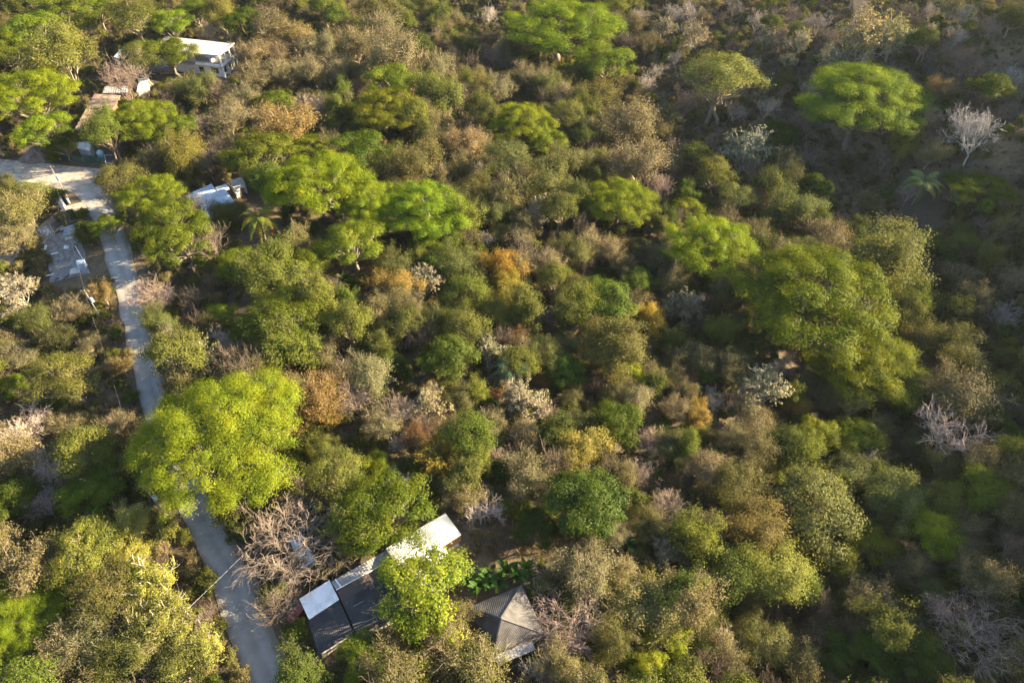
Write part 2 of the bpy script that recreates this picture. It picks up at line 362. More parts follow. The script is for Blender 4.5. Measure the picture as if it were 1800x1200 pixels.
for t0, t1, u in ((.12,.3,.30),(.42,.62,.55),(.16,.36,.8)):      # lap joints of the dark sheets
    p = [lerp(lerp(dark[0],dark[1],t), lerp(dark[3],dark[2],t), u)+[0,0,.075] for t in (t0,t1)]
    beam("lap_joint", p[0], p[1], .10, .03, STRIP_METAL, r)
low = quad(0, (541,1086,2.7),(596,1054,2.7),(622,1110,2.35),(560,1150,2.35))
sheet("roof", low, DARK_METAL, r, n=18, amp=.018)['label'] = "lower black metal roof beside the road"
walls("wall", low, 0, PLASTER, r, .88)
panel = quad(0, (526,1052,3.5),(579,1019,3.5),(596,1053,3.15),(543,1088,3.15))
sheet("roof", panel, WHITE_METAL, r, n=0, thick=.16)['label'] = "smooth white panel roof nearest the road"
for t in (.2,.4,.6,.8): beam("panel_seam", lerp(panel[0],panel[1],t)+[0,0,.02], lerp(panel[3],panel[2],t)+[0,0,.02], .05, .05, WHITE, r)
for t, u in ((.06,.08),(.94,.08),(.06,.92),(.94,.92)):
    p = lerp(lerp(panel[0],panel[1],t), lerp(panel[3],panel[2],t), u); beam("post", (p[0],p[1],-.3), (p[0],p[1],p[2]-.1), .16, .16, WHITE, r)
fin(r)

# ---- hip roofed house
r = begin("hip_roofed_house", "square house with a weathered grey brown corrugated hip roof", "house", P(885,1090))
L_, T_, R_, B_ = quad(-.5, (823,1067,3.2),(917,1028,3.2),(957,1113,3.2),(866,1150,3.2)); A_ = H(881,1086,6.3,-.5)
for a, b, n in ((L_,T_,30),(T_,R_,30),(R_,B_,30),(B_,L_,30)):
    # ribs run up the slope: build each face as a fan of narrow raised strips
    mb = MB(); a, b = np.array(a), np.array(b); N = np.cross(b-a, A_-a); N /= np.linalg.norm(N); N = N if N[2] > 0 else -N
    mb.add([a, b, A_, a-[0,0,.1], b-[0,0,.1]], f4=[(0,3,4,1)], f3=[(0,1,2)])
    mid = (a+b)/2; up = A_-mid
    for i in range(n):
        t = (i+.5)/n; p = lerp(a, b, t); k = 1-abs(2*t-1)*1.0
        q = p + up*max(.02, k*.98) + ((b-a)*0)
        e = (b-a)/np.linalg.norm(b-a)*.055
        mb.add([p-e+N*.005, p+e+N*.005, q+e+N*.005, q-e+N*.005, p+N*.03, q+N*.03], f4=[(0,4,5,3),(4,1,2,5)])
    mb.build("roof_face", HIP_METAL, r)
for p in (L_,T_,R_,B_): beam("hip_cap", np.array(p)+[0,0,.06], A_+[0,0,.06], .22, .06, HIP_METAL, r)
walls("wall", [L_,T_,R_,B_], -.5, PLASTER, r, .86, .2); FOOT.append(np.array([p[:2] for p in (L_,T_,R_,B_)]))
porch = [np.array(B_)+[.2,-.05,-.25], np.array(lerp(B_,R_,.72))+[.2,-.05,-.25], np.array(lerp(B_,R_,.72))+[.75,-1.2,-.5], np.array(B_)+[.75,-1.2,-.5]]
sheet("porch_roof", porch, STRIP_METAL, r, n=12, amp=.02)
fin(r)

# ---- small ribbed shed under the bare tree
r = begin("shed", "small pale ribbed metal shed half hidden under the wide bare tree", "shed", P(533,975))
q = quad(0, (507,946,2.3),(529,934,2.3),(553,984,2.3),(531,998,2.3))
sheet("roof", [q[1],q[2],q[3],q[0]], PALE_METAL, r, n=11, amp=.12)
walls("wall", q, 0, STEEL, r, .95); fin(r)

# ---- blue roofed house
r = begin("blue_roofed_house", "low house with overlapping pale blue sheet roofs among bright green trees", "house", P(365,352))
A = quad(0, (325,343,3.2),(372,323,3.2),(386,345,2.9),(338,366,2.9)); sheet("roof", A, BLUE_METAL, r, n=12, amp=.02, thick=.25); walls("wall", A, 0, PLASTER, r, .86, .27)
B = quad(0, (344,351,3.8),(394,330,3.8),(412,354,3.4),(364,382,3.4)); sheet("roof", B, BLUE_METAL, r, n=14, amp=.02, thick=.3); walls("wall", B, 0, PLASTER, r, .86, .32)
C_ = quad(0, (378,329,3.0),(398,323,3.0),(404,333,2.9),(384,339,2.9)); sheet("roof", C_, PALE_METAL, r, n=6, amp=.02)
D = quad(0, (322,358,3.0),(338,351,3.0),(346,364,2.9),(330,371,2.9)); sheet("roof", D, BLUE_METAL, r, n=4, amp=.02)
fin(r)
r = begin("outbuilding", "small white block outbuilding beside the blue roofed house", "outbuilding", P(416,325))
q = quad(0, (403,319,3.0),(424,311,3.0),(431,322,2.9),(411,331,2.9)); sheet("roof", q, CONCRETE, r, thick=.2); walls("wall", q, 0, WHITE, r, .94, .2)
mb = MB(); c = lerp(lerp(q[3],q[2],.5), lerp(q[0],q[1],.5), .0); mb.box((c[0], c[1]+.15, 1.1), (1.6,.3,2.0)); mb.build("doorway", GLASSY, r); fin(r)
beam_o = begin("leaning_timber", "pale yellow timber pole leaning on the white outbuilding", "pole", P(421,350))
mb = MB(); mb.bar(H(401,322,3.4), H(422,347,.3), .3, .2); mb.build("pole", YWOOD, beam_o); fin(beam_o)
r = begin("garden_wall", "low grey green block wall behind the blue roofed house", "wall", P(318,330))
mb = MB(); mb.bar(P(302,331,.9), P(333,320,.9), .3, 1.9); mb.build("blockwork", GREY_CONC, r)
beam("coping", Vector(P(302,331,1.9)), Vector(P(333,320,1.9)), .4, .12, CONCRETE, r); fin(r)

# ---- hillside concrete house
r = begin("hillside_house", "two storey white concrete house with flat pale roof and columned side", "house", P(360,118))
base = 0.0
q = quad(base, (290,64,7.2),(411,77,7.2),(384,98,7.2),(272,86,7.2)); sheet("roof", q, CONCRETE, r, thick=.45)
beam("fascia", np.array(q[2])+[.1,0,.12], np.array(q[1])+[.1,0,.12], .3, .28, WHITE, r)
beam("fascia", np.array(q[3])+[0,-.1,.12], np.array(q[2])+[0,-.1,.12], .3, .28, WHITE, r)
ux = (np.array(q[2])-np.array(q[3])); LX = np.linalg.norm(ux); ux /= LX; uy = (np.array(q[1])-np.array(q[2])); LY = np.linalg.norm(uy); uy /= LY
o = np.array(q[2]) * [1,1,0]                           # ground under the front corner
def hb(name, x0, x1, y0, y1, z0, z1, mat):             # box in the house's own axes; x back from the corner along the front, y into the depth
    mb = MB(); c = o - ux*(x0+x1)/2 + uy*(y0+y1)/2 + np.array([0,0,(z0+z1)/2])
    mb.box(c, (abs(x1-x0), abs(y1-y0), z1-z0), axes=[ux, uy, (0,0,1)]); return mb.build(name, mat, r)
hb("floor_slab", -.3, 15, -.6, LY-.3, 3.3, 3.65, CONCRETE)
hb("wall", 4.6, 22, 1.2, LY-.8, 3.65, 6.7, PLASTER); hb("wall", .9, 22, .6, LY-1.0, -.4, 3.3, WHITE)
for k in range(4): hb("column", -.1, .35, .1+k*(LY-1.0)/3, .55+k*(LY-1.0)/3, -.4, 3.3, WHITE); hb("column", -.1, .3, .1+k*(LY-1.0)/3, .5+k*(LY-1.0)/3, 3.65, 6.75, WHITE)
hb("parapet", .4, 9, -.6, -.42, 3.66, 4.5, WHITE); hb("parapet", -.3, -.12, -.4, LY-.4, 3.66, 4.4, WHITE)
for k in range(10): hb("baluster", 4.7+k*.55, 4.82+k*.55, .95, 1.1, 3.66, 6.6, STEEL)
hb("window", 5.0, 9.6, 1.12, 1.3, 4.3, 6.3, GLASSY); hb("window", 12, 15.5, 1.12, 1.3, 4.4, 6.2, GLASSY)
hb("window", 2.2, 4.6, .52, .7, .9, 2.6, GLASSY); hb("doorway", 7.4, 9.0, .52, .7, 0, 2.5, GLASSY); hb("cross_beam", 5.0, -.1, -.3, -.05, 6.3, 6.7, CONCRETE)
hb("shade_panel", .82, .95, 1.4, 3.2, .8, 2.6, GLASSY); hb("shade_panel", .82, .95, 4.2, 6.0, .8, 2.6, GLASSY)
wing = quad(base, (212,86,3.6),(262,100,3.6),(246,116,3.6),(200,100,3.6)); sheet("wing_roof", wing, BLUE_METAL, r, n=10, amp=.04); walls("wall", wing, base, WHITE, r, .92)
ter = quad(base, (262,99,1.2),(308,103,1.2),(300,124,1.2),(262,121,1.2)); sheet("terrace", ter, GREY_CONC, r, thick=.3); walls("wall", ter, base, GREY_CONC, r, .98, .3)
beam("terrace_kerb", np.array(ter[0])+[0,0,.18], np.array(ter[1])+[0,0,.18], .25, .35, WHITE, r); fin(r)

# ---- roofs along the lot
r = begin("rusty_roof_building", "long building with rust brown corrugated roof above the sandy lot", "building", P(165,205))
q = quad(0, (166,165,4.2),(212,168,4.0),(176,232,4.0),(131,228,4.2)); sheet("roof", [q[1],q[2],q[3],q[0]], RUST_METAL, r, n=34, amp=.05); walls("wall", q, 0, WOOD, r, .93)
mb = MB(); c = lerp(q[0],q[2],.42); mb.box((c[0],c[1],c[2]+.12), (1.6,.9,.14), rz=.1); mb.build("skylight", GLASSY, r)
beam("eave_beam", np.array(q[3])+[0,-.1,-.25], np.array(q[2])+[0,-.1,-.25], .2, .35, BLACK, r); fin(r)
r = begin("grey_roof_shed", "grey sheet roofed shed behind the rusty roof under the bare tan tree", "shed", P(205,160))
q = quad(0, (184,152,3.4),(224,151,3.4),(222,163,3.1),(180,164,3.1)); sheet("roof", q, STRIP_METAL, r, n=10, amp=.05); walls("wall", q, 0, GREY_CONC, r, .92); fin(r)
r = begin("blue_sheet_shed", "small shed with pale blue sheet roof beside the timber heap", "shed", P(250,150))
q = quad(0, (244,139,3.0),(262,134,3.0),(256,157,2.8),(240,162,2.8)); sheet("roof", q, BLUE_METAL, r, n=7, amp=.05); walls("wall", q, 0, GREY_CONC, r, .9); fin(r)
r = begin("tarpaulin_shelter", "white sheeted shelter in front of the rusty roof", "shelter", P(150,268))
q = quad(0, (134,250,3.6),(160,249,3.4),(158,265,2.6),(136,262,2.8)); sheet("sheet_roof", q, WHITE_METAL, r, n=4, amp=.1); walls("wall", q, 0, CONCRETE, r, .9); fin(r)

# ---- timber heap and steel beams in front of the hillside house
r = begin("timber_heap", "heap of raw yellow timber in front of the hillside house", "timber heap", P(338,132))
rng = np.random.default_rng(5)
for i in range(16):
    a = np.array(P(338+rng.normal()*7, 136+rng.normal()*2.5, .15+rng.random()*.5)); an = rng.uniform(.9,2.4); L = rng.uniform(3,5)
    beam("timber", a, a+np.array([math.cos(an)*L*.6, math.sin(an)*L*.5, rng.uniform(.4,2.6)]), .22, .14, YWOOD, r)
for i in range(6):
    a = np.array(P(282+i*9, 130+rng.normal()*1.5, .3)); beam("timber", a, a+np.array([2.8, rng.normal()*.5, .2]), .25, .15, YWOOD, r)
fin(r)
for k, (a, b, lab) in enumerate((((298,147),(316,133),"long white steel beam propped beside the timber heap"),((326,147),(340,137),"short white steel beam in front of the timber heap"),((352,151),(379,139),"dark grey steel beam on the valley side of the timber heap"))):
    o = tag(beam("steel_beam", np.array(P(*a,.3)), np.array(P(*b,1.6)), .28, .28, STEEL if k < 2 else GREY_CONC), lab, "beam", "steel beams by the timber heap")

# ---- lot: earth mound, netting, tank, pillar, gate, poles
def mound(px, py, R, hh, label):
    rng = np.random.default_rng(7); c = P(px, py); mb = MB(); rs, n = 9, 26
    v = [(c.x, c.y, c.z+hh)]
    for i in range(1, rs+1):
        for j in range(n):
            a = j*6.283/n; k = R*i/rs*(1+.16*math.sin(a*2+1)+.07*rng.normal()); z = hh*max(0,(1-i/rs))**1.1*(1+.1*rng.normal())
            v.append((c.x+k*math.cos(a), c.y+k*math.sin(a), g1(c.x+k*math.cos(a), c.y+k*math.sin(a))+z-(.15 if i == rs else 0)))
    f4 = [(1+(i-1)*n+j, 1+i*n+j, 1+i*n+(j+1)%n, 1+(i-1)*n+(j+1)%n) for i in range(1,rs) for j in range(n)]
    mb.add(v, f4, [(0,1+j,1+(j+1)%n) for j in range(n)]); return tag(mb.build("earth_mound", EARTH), label, "mound")
mound(69, 276, 4.6, 3.4, "conical brown earth mound at the edge of the sandy lot")
r = begin("net_fence", "dark green netting fence along the back of the sandy lot", "fence", P(140,290))
pl = [(107,277),(131,284),(150,288),(166,285),(185,290),(204,293)]
for i in range(len(pl)-1):
    a, b = P(*pl[i],0), P(*pl[i+1],0); mb = MB(); n = 8
    v = [(*lerp(a,b,t/n)[:2], lerp(a,b,t/n)[2]+zz+.12*math.sin(t*2.1+i+zz)) for t in range(n+1) for zz in (0,2.0)]
    v += [(x+.03,y-.06,z) for x,y,z in v]; m = 2*(n+1)
    mb.add(v, [(2*t,2*t+2,2*t+3,2*t+1) for t in range(n)]+[(m+2*t,m+2*t+1,m+2*t+3,m+2*t+2) for t in range(n)]+[(2*t+1,2*t+3,m+2*t+3,m+2*t+1) for t in range(n)])
    mb.build("net_panel", NET, r)
for p in pl: a = P(*p,0); beam("post", a, a+Vector((0,0,2.2)), .12, .12, WOOD, r)
fin(r)
r = begin("water_tank", "small round pale blue tank behind the netting fence", "tank", P(179,276))
c = P(179,276); mb = MB(); mb.tube([(c.x,c.y,c.z+z) for z in (0,.1,1.5,1.8,1.95)], [.8,.85,.85,.6,.2], 16); mb.tube([(c.x,c.y,c.z+z) for z in (1.93,2.0)], [.3,.28], 10)
mb.build("tank_body", noise_mat("blue_plastic", (.35,.55,.68),(.42,.62,.74),1), r, True); mb = MB(); mb.box((c.x,c.y,c.z+2.02),(.5,.5,.08)); mb.build("tank_lid", WHITE, r); fin(r)
r = begin("awning", "dark awning on a pale frame behind the netting fence", "awning", P(196,283))
q = quad(0, (184,273,2.4),(203,273,2.4),(207,287,2.0),(186,287,2.0)); sheet("cover", q, BLACK, r, thick=.05)
for i in range(4): beam("frame", np.array(q[i])+[0,0,.04], np.array(q[(i+1)%4])+[0,0,.04], .14, .1, STEEL, r); beam("post", (q[i][0],q[i][1],-.2), q[i], .1, .1, STEEL, r)
fin(r)
r = begin("gate_pillar", "tall white painted gate pillar beside the side track", "pillar", P(113,366))
c = P(113,367); mb = MB(); mb.box((c.x,c.y,c.z+1.6),(.95,.8,3.4)); mb.build("pillar", WHITE, r); mb = MB(); mb.box((c.x,c.y,c.z+3.37),(1.15,1.0,.16)); mb.build("cap", WHITE, r); fin(r)
r = begin("gate_post", "short white post beside the dark netting by the white pillar", "post", P(122,358))
c = P(122,357); mb = MB(); mb.box((c.x,c.y,c.z+.6),(.3,.3,1.4)); mb.build("post", WHITE, r); mb = MB(); mb.box((c.x,c.y,c.z+1.33),(.38,.38,.06)); mb.build("cap", CONCRETE, r); fin(r)
def screen(name, a, b, hgt, label):
    r = begin(name, label, "screen", P(*lerp(a,b,.5))); p, q = P(*a,0), P(*b,0); mb = MB()
    mb.bar(Vector(p)+Vector((0,0,hgt/2)), Vector(q)+Vector((0,0,hgt/2)), .08, hgt); mb.build("net_cloth", NET, r)
    for e in (p, q): beam("post", e, Vector(e)+Vector((0,0,hgt+.15)), .12, .12, BLACK, r)
    fin(r)
screen("net_screen", (112,356), (121,360), 2.6, "dark green net screen behind the white gate pillar"); screen("net_screen", (126,388), (136,384), 2.9, "dark green net screen at the end of the slatted gate")
r = begin("slatted_gate", "dark metal slatted gate between side track and rubble yard", "gate", P(105,397)); a, b = P(95,408), P(122,386)
for k in range(6): beam("slat", Vector(a)+Vector((0,0,.3+.32*k)), Vector(b)+Vector((0,0,.3+.32*k)), .05, .12, BLACK, r)
for t in (0,.5,1): p = Vector(lerp(a,b,t)); beam("post", p, p+Vector((0,0,2.2)), .1, .1, STEEL if t == 0 else BLACK, r)
fin(r)
def sheets(pts, mat, label, w=.5, hh=.18):
    for i, (a, b, lab) in enumerate(pts):
        p, q = Vector(P(*a,.12)), Vector(P(*b,.16)); mb = MB(); mb.bar(p, q, 1.1, hh); o = mb.build("metal_sheet", mat); tag(o, lab, "sheet", "metal sheets stacked in the rubble yard")
sheets([((106,403),(135,395),"topmost long pale metal sheet in the rubble yard"),((112,407),(136,401),"middle long pale metal sheet in the rubble yard"),((111,413),(138,405),"longest pale metal sheet, lowest of the three in the yard")], BLUE_METAL, "")
for px, py, sx, sy, rz, lab in ((122,419,1.9,1.5,.5,"pale board lying in the rubble yard below the metal sheets"),(117,436,1.1,.9,.2,"white sack in the middle of the rubble yard"),(81,434,.5,2.6,.25,"thin pale plank at the rubble yard's edge"),(97,446,1.5,.3,.45,"pale batten lying in the middle of the rubble yard"),(88,484,2.2,.25,.4,"long pale batten at the lower end of the rubble yard")):
    c = P(px,py); mb = MB(); mb.box((c.x,c.y,c.z+.14),(sx,sy,.16),rz=rz)
    if 'sack' in lab: mb.tube([(c.x,c.y,c.z+.2),(c.x+.2,c.y+.1,c.z+.4),(c.x+.3,c.y,c.z+.48)],[.6,.45,.12],8)
    tag(mb.build("sack" if 'sack' in lab else "board", CONCRETE if 'board' in lab else WHITE), lab, "sack" if 'sack' in lab else "board")
rng = np.random.default_rng(9); mb = MB()
for cx, cy, n, sp in ((78,409,90,6.5),(70,419,20,5),(74,461,26,3.5),(70,428,14,4)):
    for i in range(n):
        c = P(cx+rng.normal()*sp, cy+rng.normal()*sp*.55); s = rng.uniform(.12,.5,3); mb.box((c.x,c.y,c.z+s[2]*.4+rng.random()*.5), s*np.array([1,1,.6]), rz=rng.random()*3)
tag(mb.build("rubble", noise_mat("pale_debris", (.30,.30,.30),(.62,.62,.62), 1.4, rough=.9)), "heap of white and grey rubble in the yard", None, None, 'stuff')
r = begin("kiosk", "small grey blue utility kiosk with flat lid at the rubble yard's corner", "kiosk", P(147,470))
c = P(148,472); mb = MB(); mb.box((c.x,c.y,c.z+.9),(1.5,1.3,2.0),rz=.3); mb.build("body", BLUE_METAL, r); mb = MB(); mb.box((c.x-.1,c.y+.3,c.z+1.98),(1.75,1.0,.14),rz=.3); mb.build("lid", BLUE_METAL, r)
mb = MB(); mb.box((c.x-.2,c.y-.62,c.z+.85),(.9,.06,1.5),rz=.3); mb.build("door", STEEL, r); mb = MB(); mb.box((c.x-1.6,c.y-.9,c.z+.06),(2.2,2.0,.2),rz=.3); mb.build("plinth", CONCRETE, r); fin(r)
r = begin("service_mast", "thin pale service mast behind the grey kiosk", "mast", P(147,457)); c = P(147,458)
mb = MB(); mb.tube([(c.x,c.y,c.z-.3),(c.x,c.y,c.z+4.2)],[.09,.07],8); mb.build("pipe", WHITE, r); mb = MB(); mb.tube([(c.x,c.y,c.z+4.2),(c.x,c.y,c.z+4.35)],[.16,.1],8); mb.build("weather_head", STEEL, r); fin(r)
def pole(px, py, hgt, label, tz):
    r = begin("utility_pole", label, "utility pole", P(px,py)); c = P(px,py); r['group'] = "utility poles by the road"
    mb = MB(); mb.tube([(c.x,c.y,c.z-.4),(c.x,c.y,c.z+hgt*.5),(c.x,c.y,c.z+hgt)],[.15,.12,.09],8); mb.build("shaft", POLE_W, r)
    mb = MB(); mb.bar((c.x-.9,c.y,c.z+hgt-.4),(c.x+.9,c.y,c.z+hgt-.4),.1,.12); mb.build("cross_arm", WOOD, r)
    for dx in (-.75,0,.75):
        mb = MB(); mb.tube([(c.x+dx,c.y,c.z+hgt-.33),(c.x+dx,c.y,c.z+hgt-.12)],[.06,.04],6); mb.build("insulator", GREY_CONC, r)
    if tz is None: fin(r); return Vector((c.x, c.y, c.z+hgt-.15))
    mb = MB(); x, y, z = c.x+.42, c.y-.05, c.z+hgt*tz; mb.tube([(x,y,z-.55),(x,y,z-.5),(x,y,z+.45),(x,y,z+.55)],[.2,.32,.32,.22],12); mb.build("transformer", BLUE_METAL, r)
    mb = MB(); mb.tube([(x,y,z+.55),(x,y,z+.8)],[.06,.04],6); mb.build("bushing", STEEL, r); fin(r)
    return Vector((c.x, c.y, c.z+hgt-.15))
t1 = pole(118,346, 9.0, "utility pole with transformer at the road junction", .62)
t2 = pole(181,565, 9.0, "utility pole with transformer standing in the roadside scrub", .70)
t3 = pole(290,905, 9.0, "utility pole with transformer in the shaded verge beside the big round tree", .62)
t4 = pole(352,1105, 6.5, "utility pole half hidden among the pale lime trees by the road", None)
t0 = Vector(P(60,262,8.5))
def wire(a, b, lab, sag=.7, rad=.006):
    t = np.linspace(0,1,16)[:,None]; p = np.array(a)*(1-t)+np.array(b)*t; p[:,2] -= sag*4*(t*(1-t))[:,0]
    mb = MB(); mb.tube(p, rad, 4); tag(mb.build("power_line", GREY_CONC if rad < .01 else STEEL), lab, "wire", "overhead wires")
wire(t1, t2, "overhead wire from the junction pole to the scrub pole"); wire(t2, t3, "overhead wire from the scrub pole past the big round tree"); wire(t3, t4, "overhead wire along the verge below the shaded pole")
wire(t4, Vector(H(470,930,4.5)), "bright service wire crossing the gravel road to the lower house", .3, .012); wire(t0, t1, "overhead wire above the sandy lot", .8)
# ---- parked car half under the white panel roof
r = begin("car", "dull red car parked half under the white panel roof", "car", P(524,1075)); c = P(531,1074); az = 1.05
RED = noise_mat("red_paint", (.20,.055,.045),(.23,.065,.05),1,rough=.3,spec=.5); ax = [np.array([math.cos(az),math.sin(az),0]), np.array([-math.sin(az),math.cos(az),0]), np.array([0,0,1.])]
def cx(x,y,z): return np.array(c)+ax[0]*x+ax[1]*y+ax[2]*z
prof = [(-2.1,.35),(-2.15,.75),(-1.95,.95),(-1.5,1.02),(-1.15,1.45),(.35,1.48),(1.0,1.02),(1.9,.88),(2.15,.65),(2.15,.35)]
mb = MB(); n = len(prof); V = []
for sgn in (-1,1): V += [cx(x, sgn*(.85 if z < 1.1 else .66), z) for x,z in prof]
mb.add(V, [(i,(i+1)%n,n+(i+1)%n,n+i) for i in range(n)], [(0,i,i+1) for i in range(1,n-1)]+[(n,n+i+1,n+i) for i in range(1,n-1)]); mb.build("body", RED, r, False)
for nm, x0, z0, x1, z1 in (("windscreen",.42,1.44,.96,1.08),("rear_window",-1.42,1.08,-1.17,1.42)):
    mb = MB(); a = .014; mb.add([cx(x0,-.6,z0+a),cx(x0,.6,z0+a),cx(x1,.68,z1+a),cx(x1,-.68,z1+a)],[(0,1,2,3)]); mb.build(nm, GLASSY, r)
for sgn in (-1,1):
    mb = MB(); mb.add([cx(-1.2,sgn*.80,1.1),cx(.75,sgn*.80,1.1),cx(.3,sgn*.70,1.42),cx(-1.05,sgn*.70,1.42)],[(0,1,2,3)]); mb.build("side_window", GLASSY, r)
    for x in (-1.35,1.35):
        mb = MB(); mb.tube([cx(x,sgn*.66,.33),cx(x,sgn*.9,.33)],[.33,.33],14); mb.build("wheel", BLACK, r)
    mb = MB(); mb.box(cx(2.13,sgn*.6,.66),(.08,.35,.16),axes=ax); mb.build("headlight", WHITE, r)
fin(r)
# ------------------------------------------------------------------ tree building
def unit(v): return v/np.maximum(np.linalg.norm(v, axis=-1, keepdims=True), 1e-9)
def leaves(mb, rng, pos, nrm, size, aspect=.55, base=0.0):
    n = len(pos); nrm = unit(nrm)
    a = unit(np.cross(nrm, rng.normal(size=(n,3)))); b = np.cross(nrm, a)
    L = (size*rng.uniform(.6,1.35,n))[:,None]; W = L*aspect
    v = np.stack([pos - a*L*.5, pos + b*W*.5 + nrm*L*.06, pos + a*L*.5, pos - b*W*.5 + nrm*L*.06], 1)
    f = np.arange(n*4).reshape(n,4)
    mb.add(v.reshape(-1,3), f, tint=np.clip(rng.normal(.5,.17,n)+base,0,1))
def wob(rng, a, b, n=4, amp=.08):
    t = np.linspace(0,1,n)[:,None]; L = np.linalg.norm(b-a)
    p = a + (b-a)*t; p[1:-1] += rng.normal(size=(n-2,3))*amp*L*np.array([1,1,.6]); return p
def leafy(seed, W, H, crown_h, lobes, clumps, lpc, cr, ls, flat=.6, outward=.8, up=.3, dense_top=0.0, trunk_r=None, sides=0.0, twigs=0, fork=.35, trunks=1, aspect=.55, lobe_r=(.28,.42), dome=.5, jit=0.0):
    """A tree of nominal width W and height H: trunk mesh with limbs, crown of leaf clumps gathered on rounded lobes."""
    rng = np.random.default_rng(seed); R = W/2; zc = H - crown_h
    lc, lr = [], []
    for i in range(lobes):
        if i == 0: r, th = rng.uniform(0,.15), 0
        else: r, th = math.sqrt((i+.3)/lobes)*.72, i*2.39996 + rng.normal()*.45
        rr = R*rng.uniform(lobe_r[0]*.85, lobe_r[1]*1.05)*(1.15 if i == 0 else 1.0)
        zz = zc + crown_h*(.35 + dome*(1-r*r)*rng.uniform(.75,1.05)) - rr*.3 + rng.normal()*jit*.6
        lc.append((r*R*math.cos(th), r*R*math.sin(th), zz)); lr.append((rr, rr, min(rr*.8, crown_h*.5)))
    lc = np.array(lc); lr = np.array(lr)
    C, O = [], []
    need = clumps; guard = 0
    while len(C) < need and guard < clumps*30:
        guard += 1
        i = rng.integers(lobes) if rng.random() > dense_top else 0
        d = unit(rng.normal(size=3)); 
        if d[2] < -.35 + .25*rng.random(): d[2] *= -1
        s = rng.uniform(.75,1.13) if rng.random() < .85 else rng.uniform(.35,.8)
        p = lc[i] + d*lr[i]*s
        if p[2] < zc*.85: continue
        q = np.linalg.norm((p - lc)/lr, axis=1); q[i] = 9
        if q.min() < .78 and rng.random() < .9: continue
        C.append(p); O.append(d)
    C = np.array(C); O = np.array(O); n = len(C)
    cm = MB()
    k = rng.poisson(lpc, n)
    idx = np.repeat(np.arange(n), k); m = len(idx)
    sc = rng.uniform(.7,1.3,n)[idx][:,None]
    off = rng.normal(size=(m,3))*np.array([1,1,flat])*cr*.5*sc
    pos = C[idx] + off
    nr = outward*O[idx] + .75*unit(off) + up*np.array([0,0,1]) + rng.normal(size=(m,3))*.32
    leaves(cm, rng, pos, nr, ls, aspect, (rng.normal(size=n)*.15)[idx] + .2*np.sin(C[idx,0]*.9+seed)*np.sin(C[idx,1]*.8+1))
    # wood
    tm = MB(); tr = trunk_r or max(.12, W*.022)
    for t in range(trunks):
        base = np.array([0,0,0.]) if trunks == 1 else np.append(rng.normal(size=2)*tr*2, 0)
        hf = H*fork*rng.uniform(.8,1.15); top = np.array([rng.normal()*R*.06, rng.normal()*R*.06, hf])
        tm.tube(np.vstack([base-[0,0,.6], wob(rng, base, top, 4, .05)]), np.linspace(tr*1.35, tr*.8, 5), 7)
        for i in range(t, lobes, trunks):
            tgt = lc[i] - np.array([0,0,lr[i][2]*.35])
            mid = top + (tgt-top)*.55 + np.array([0,0,-.05*H])*rng.random()
            path = np.vstack([top, wob(rng, top, mid, 3, .06)[1:], wob(rng, mid, tgt, 3, .08)[1:]])
            tm.tube(path, np.linspace(tr*.6, tr*.22, 5), 5)
            own = np.where(np.argmin(np.linalg.norm((C[:,None]-lc[None])/lr[None], axis=2), axis=1) == i)[0]
            for j in own[:14 if sides == 0 else 40]:
                s = path[rng.integers(2,5)]
                tm.tube(wob(rng, s, C[j], 4, .09), np.linspace(tr*.2, tr*.06, 4), 3)
                for q in range(twigs):
                    e = C[j] + unit(O[j] + rng.normal(size=3)*.7)*cr*rng.uniform(.6,1.2)
                    tm.tube(np.stack([C[j], e]), [tr*.06, tr*.03], 3)
    return tm, cm
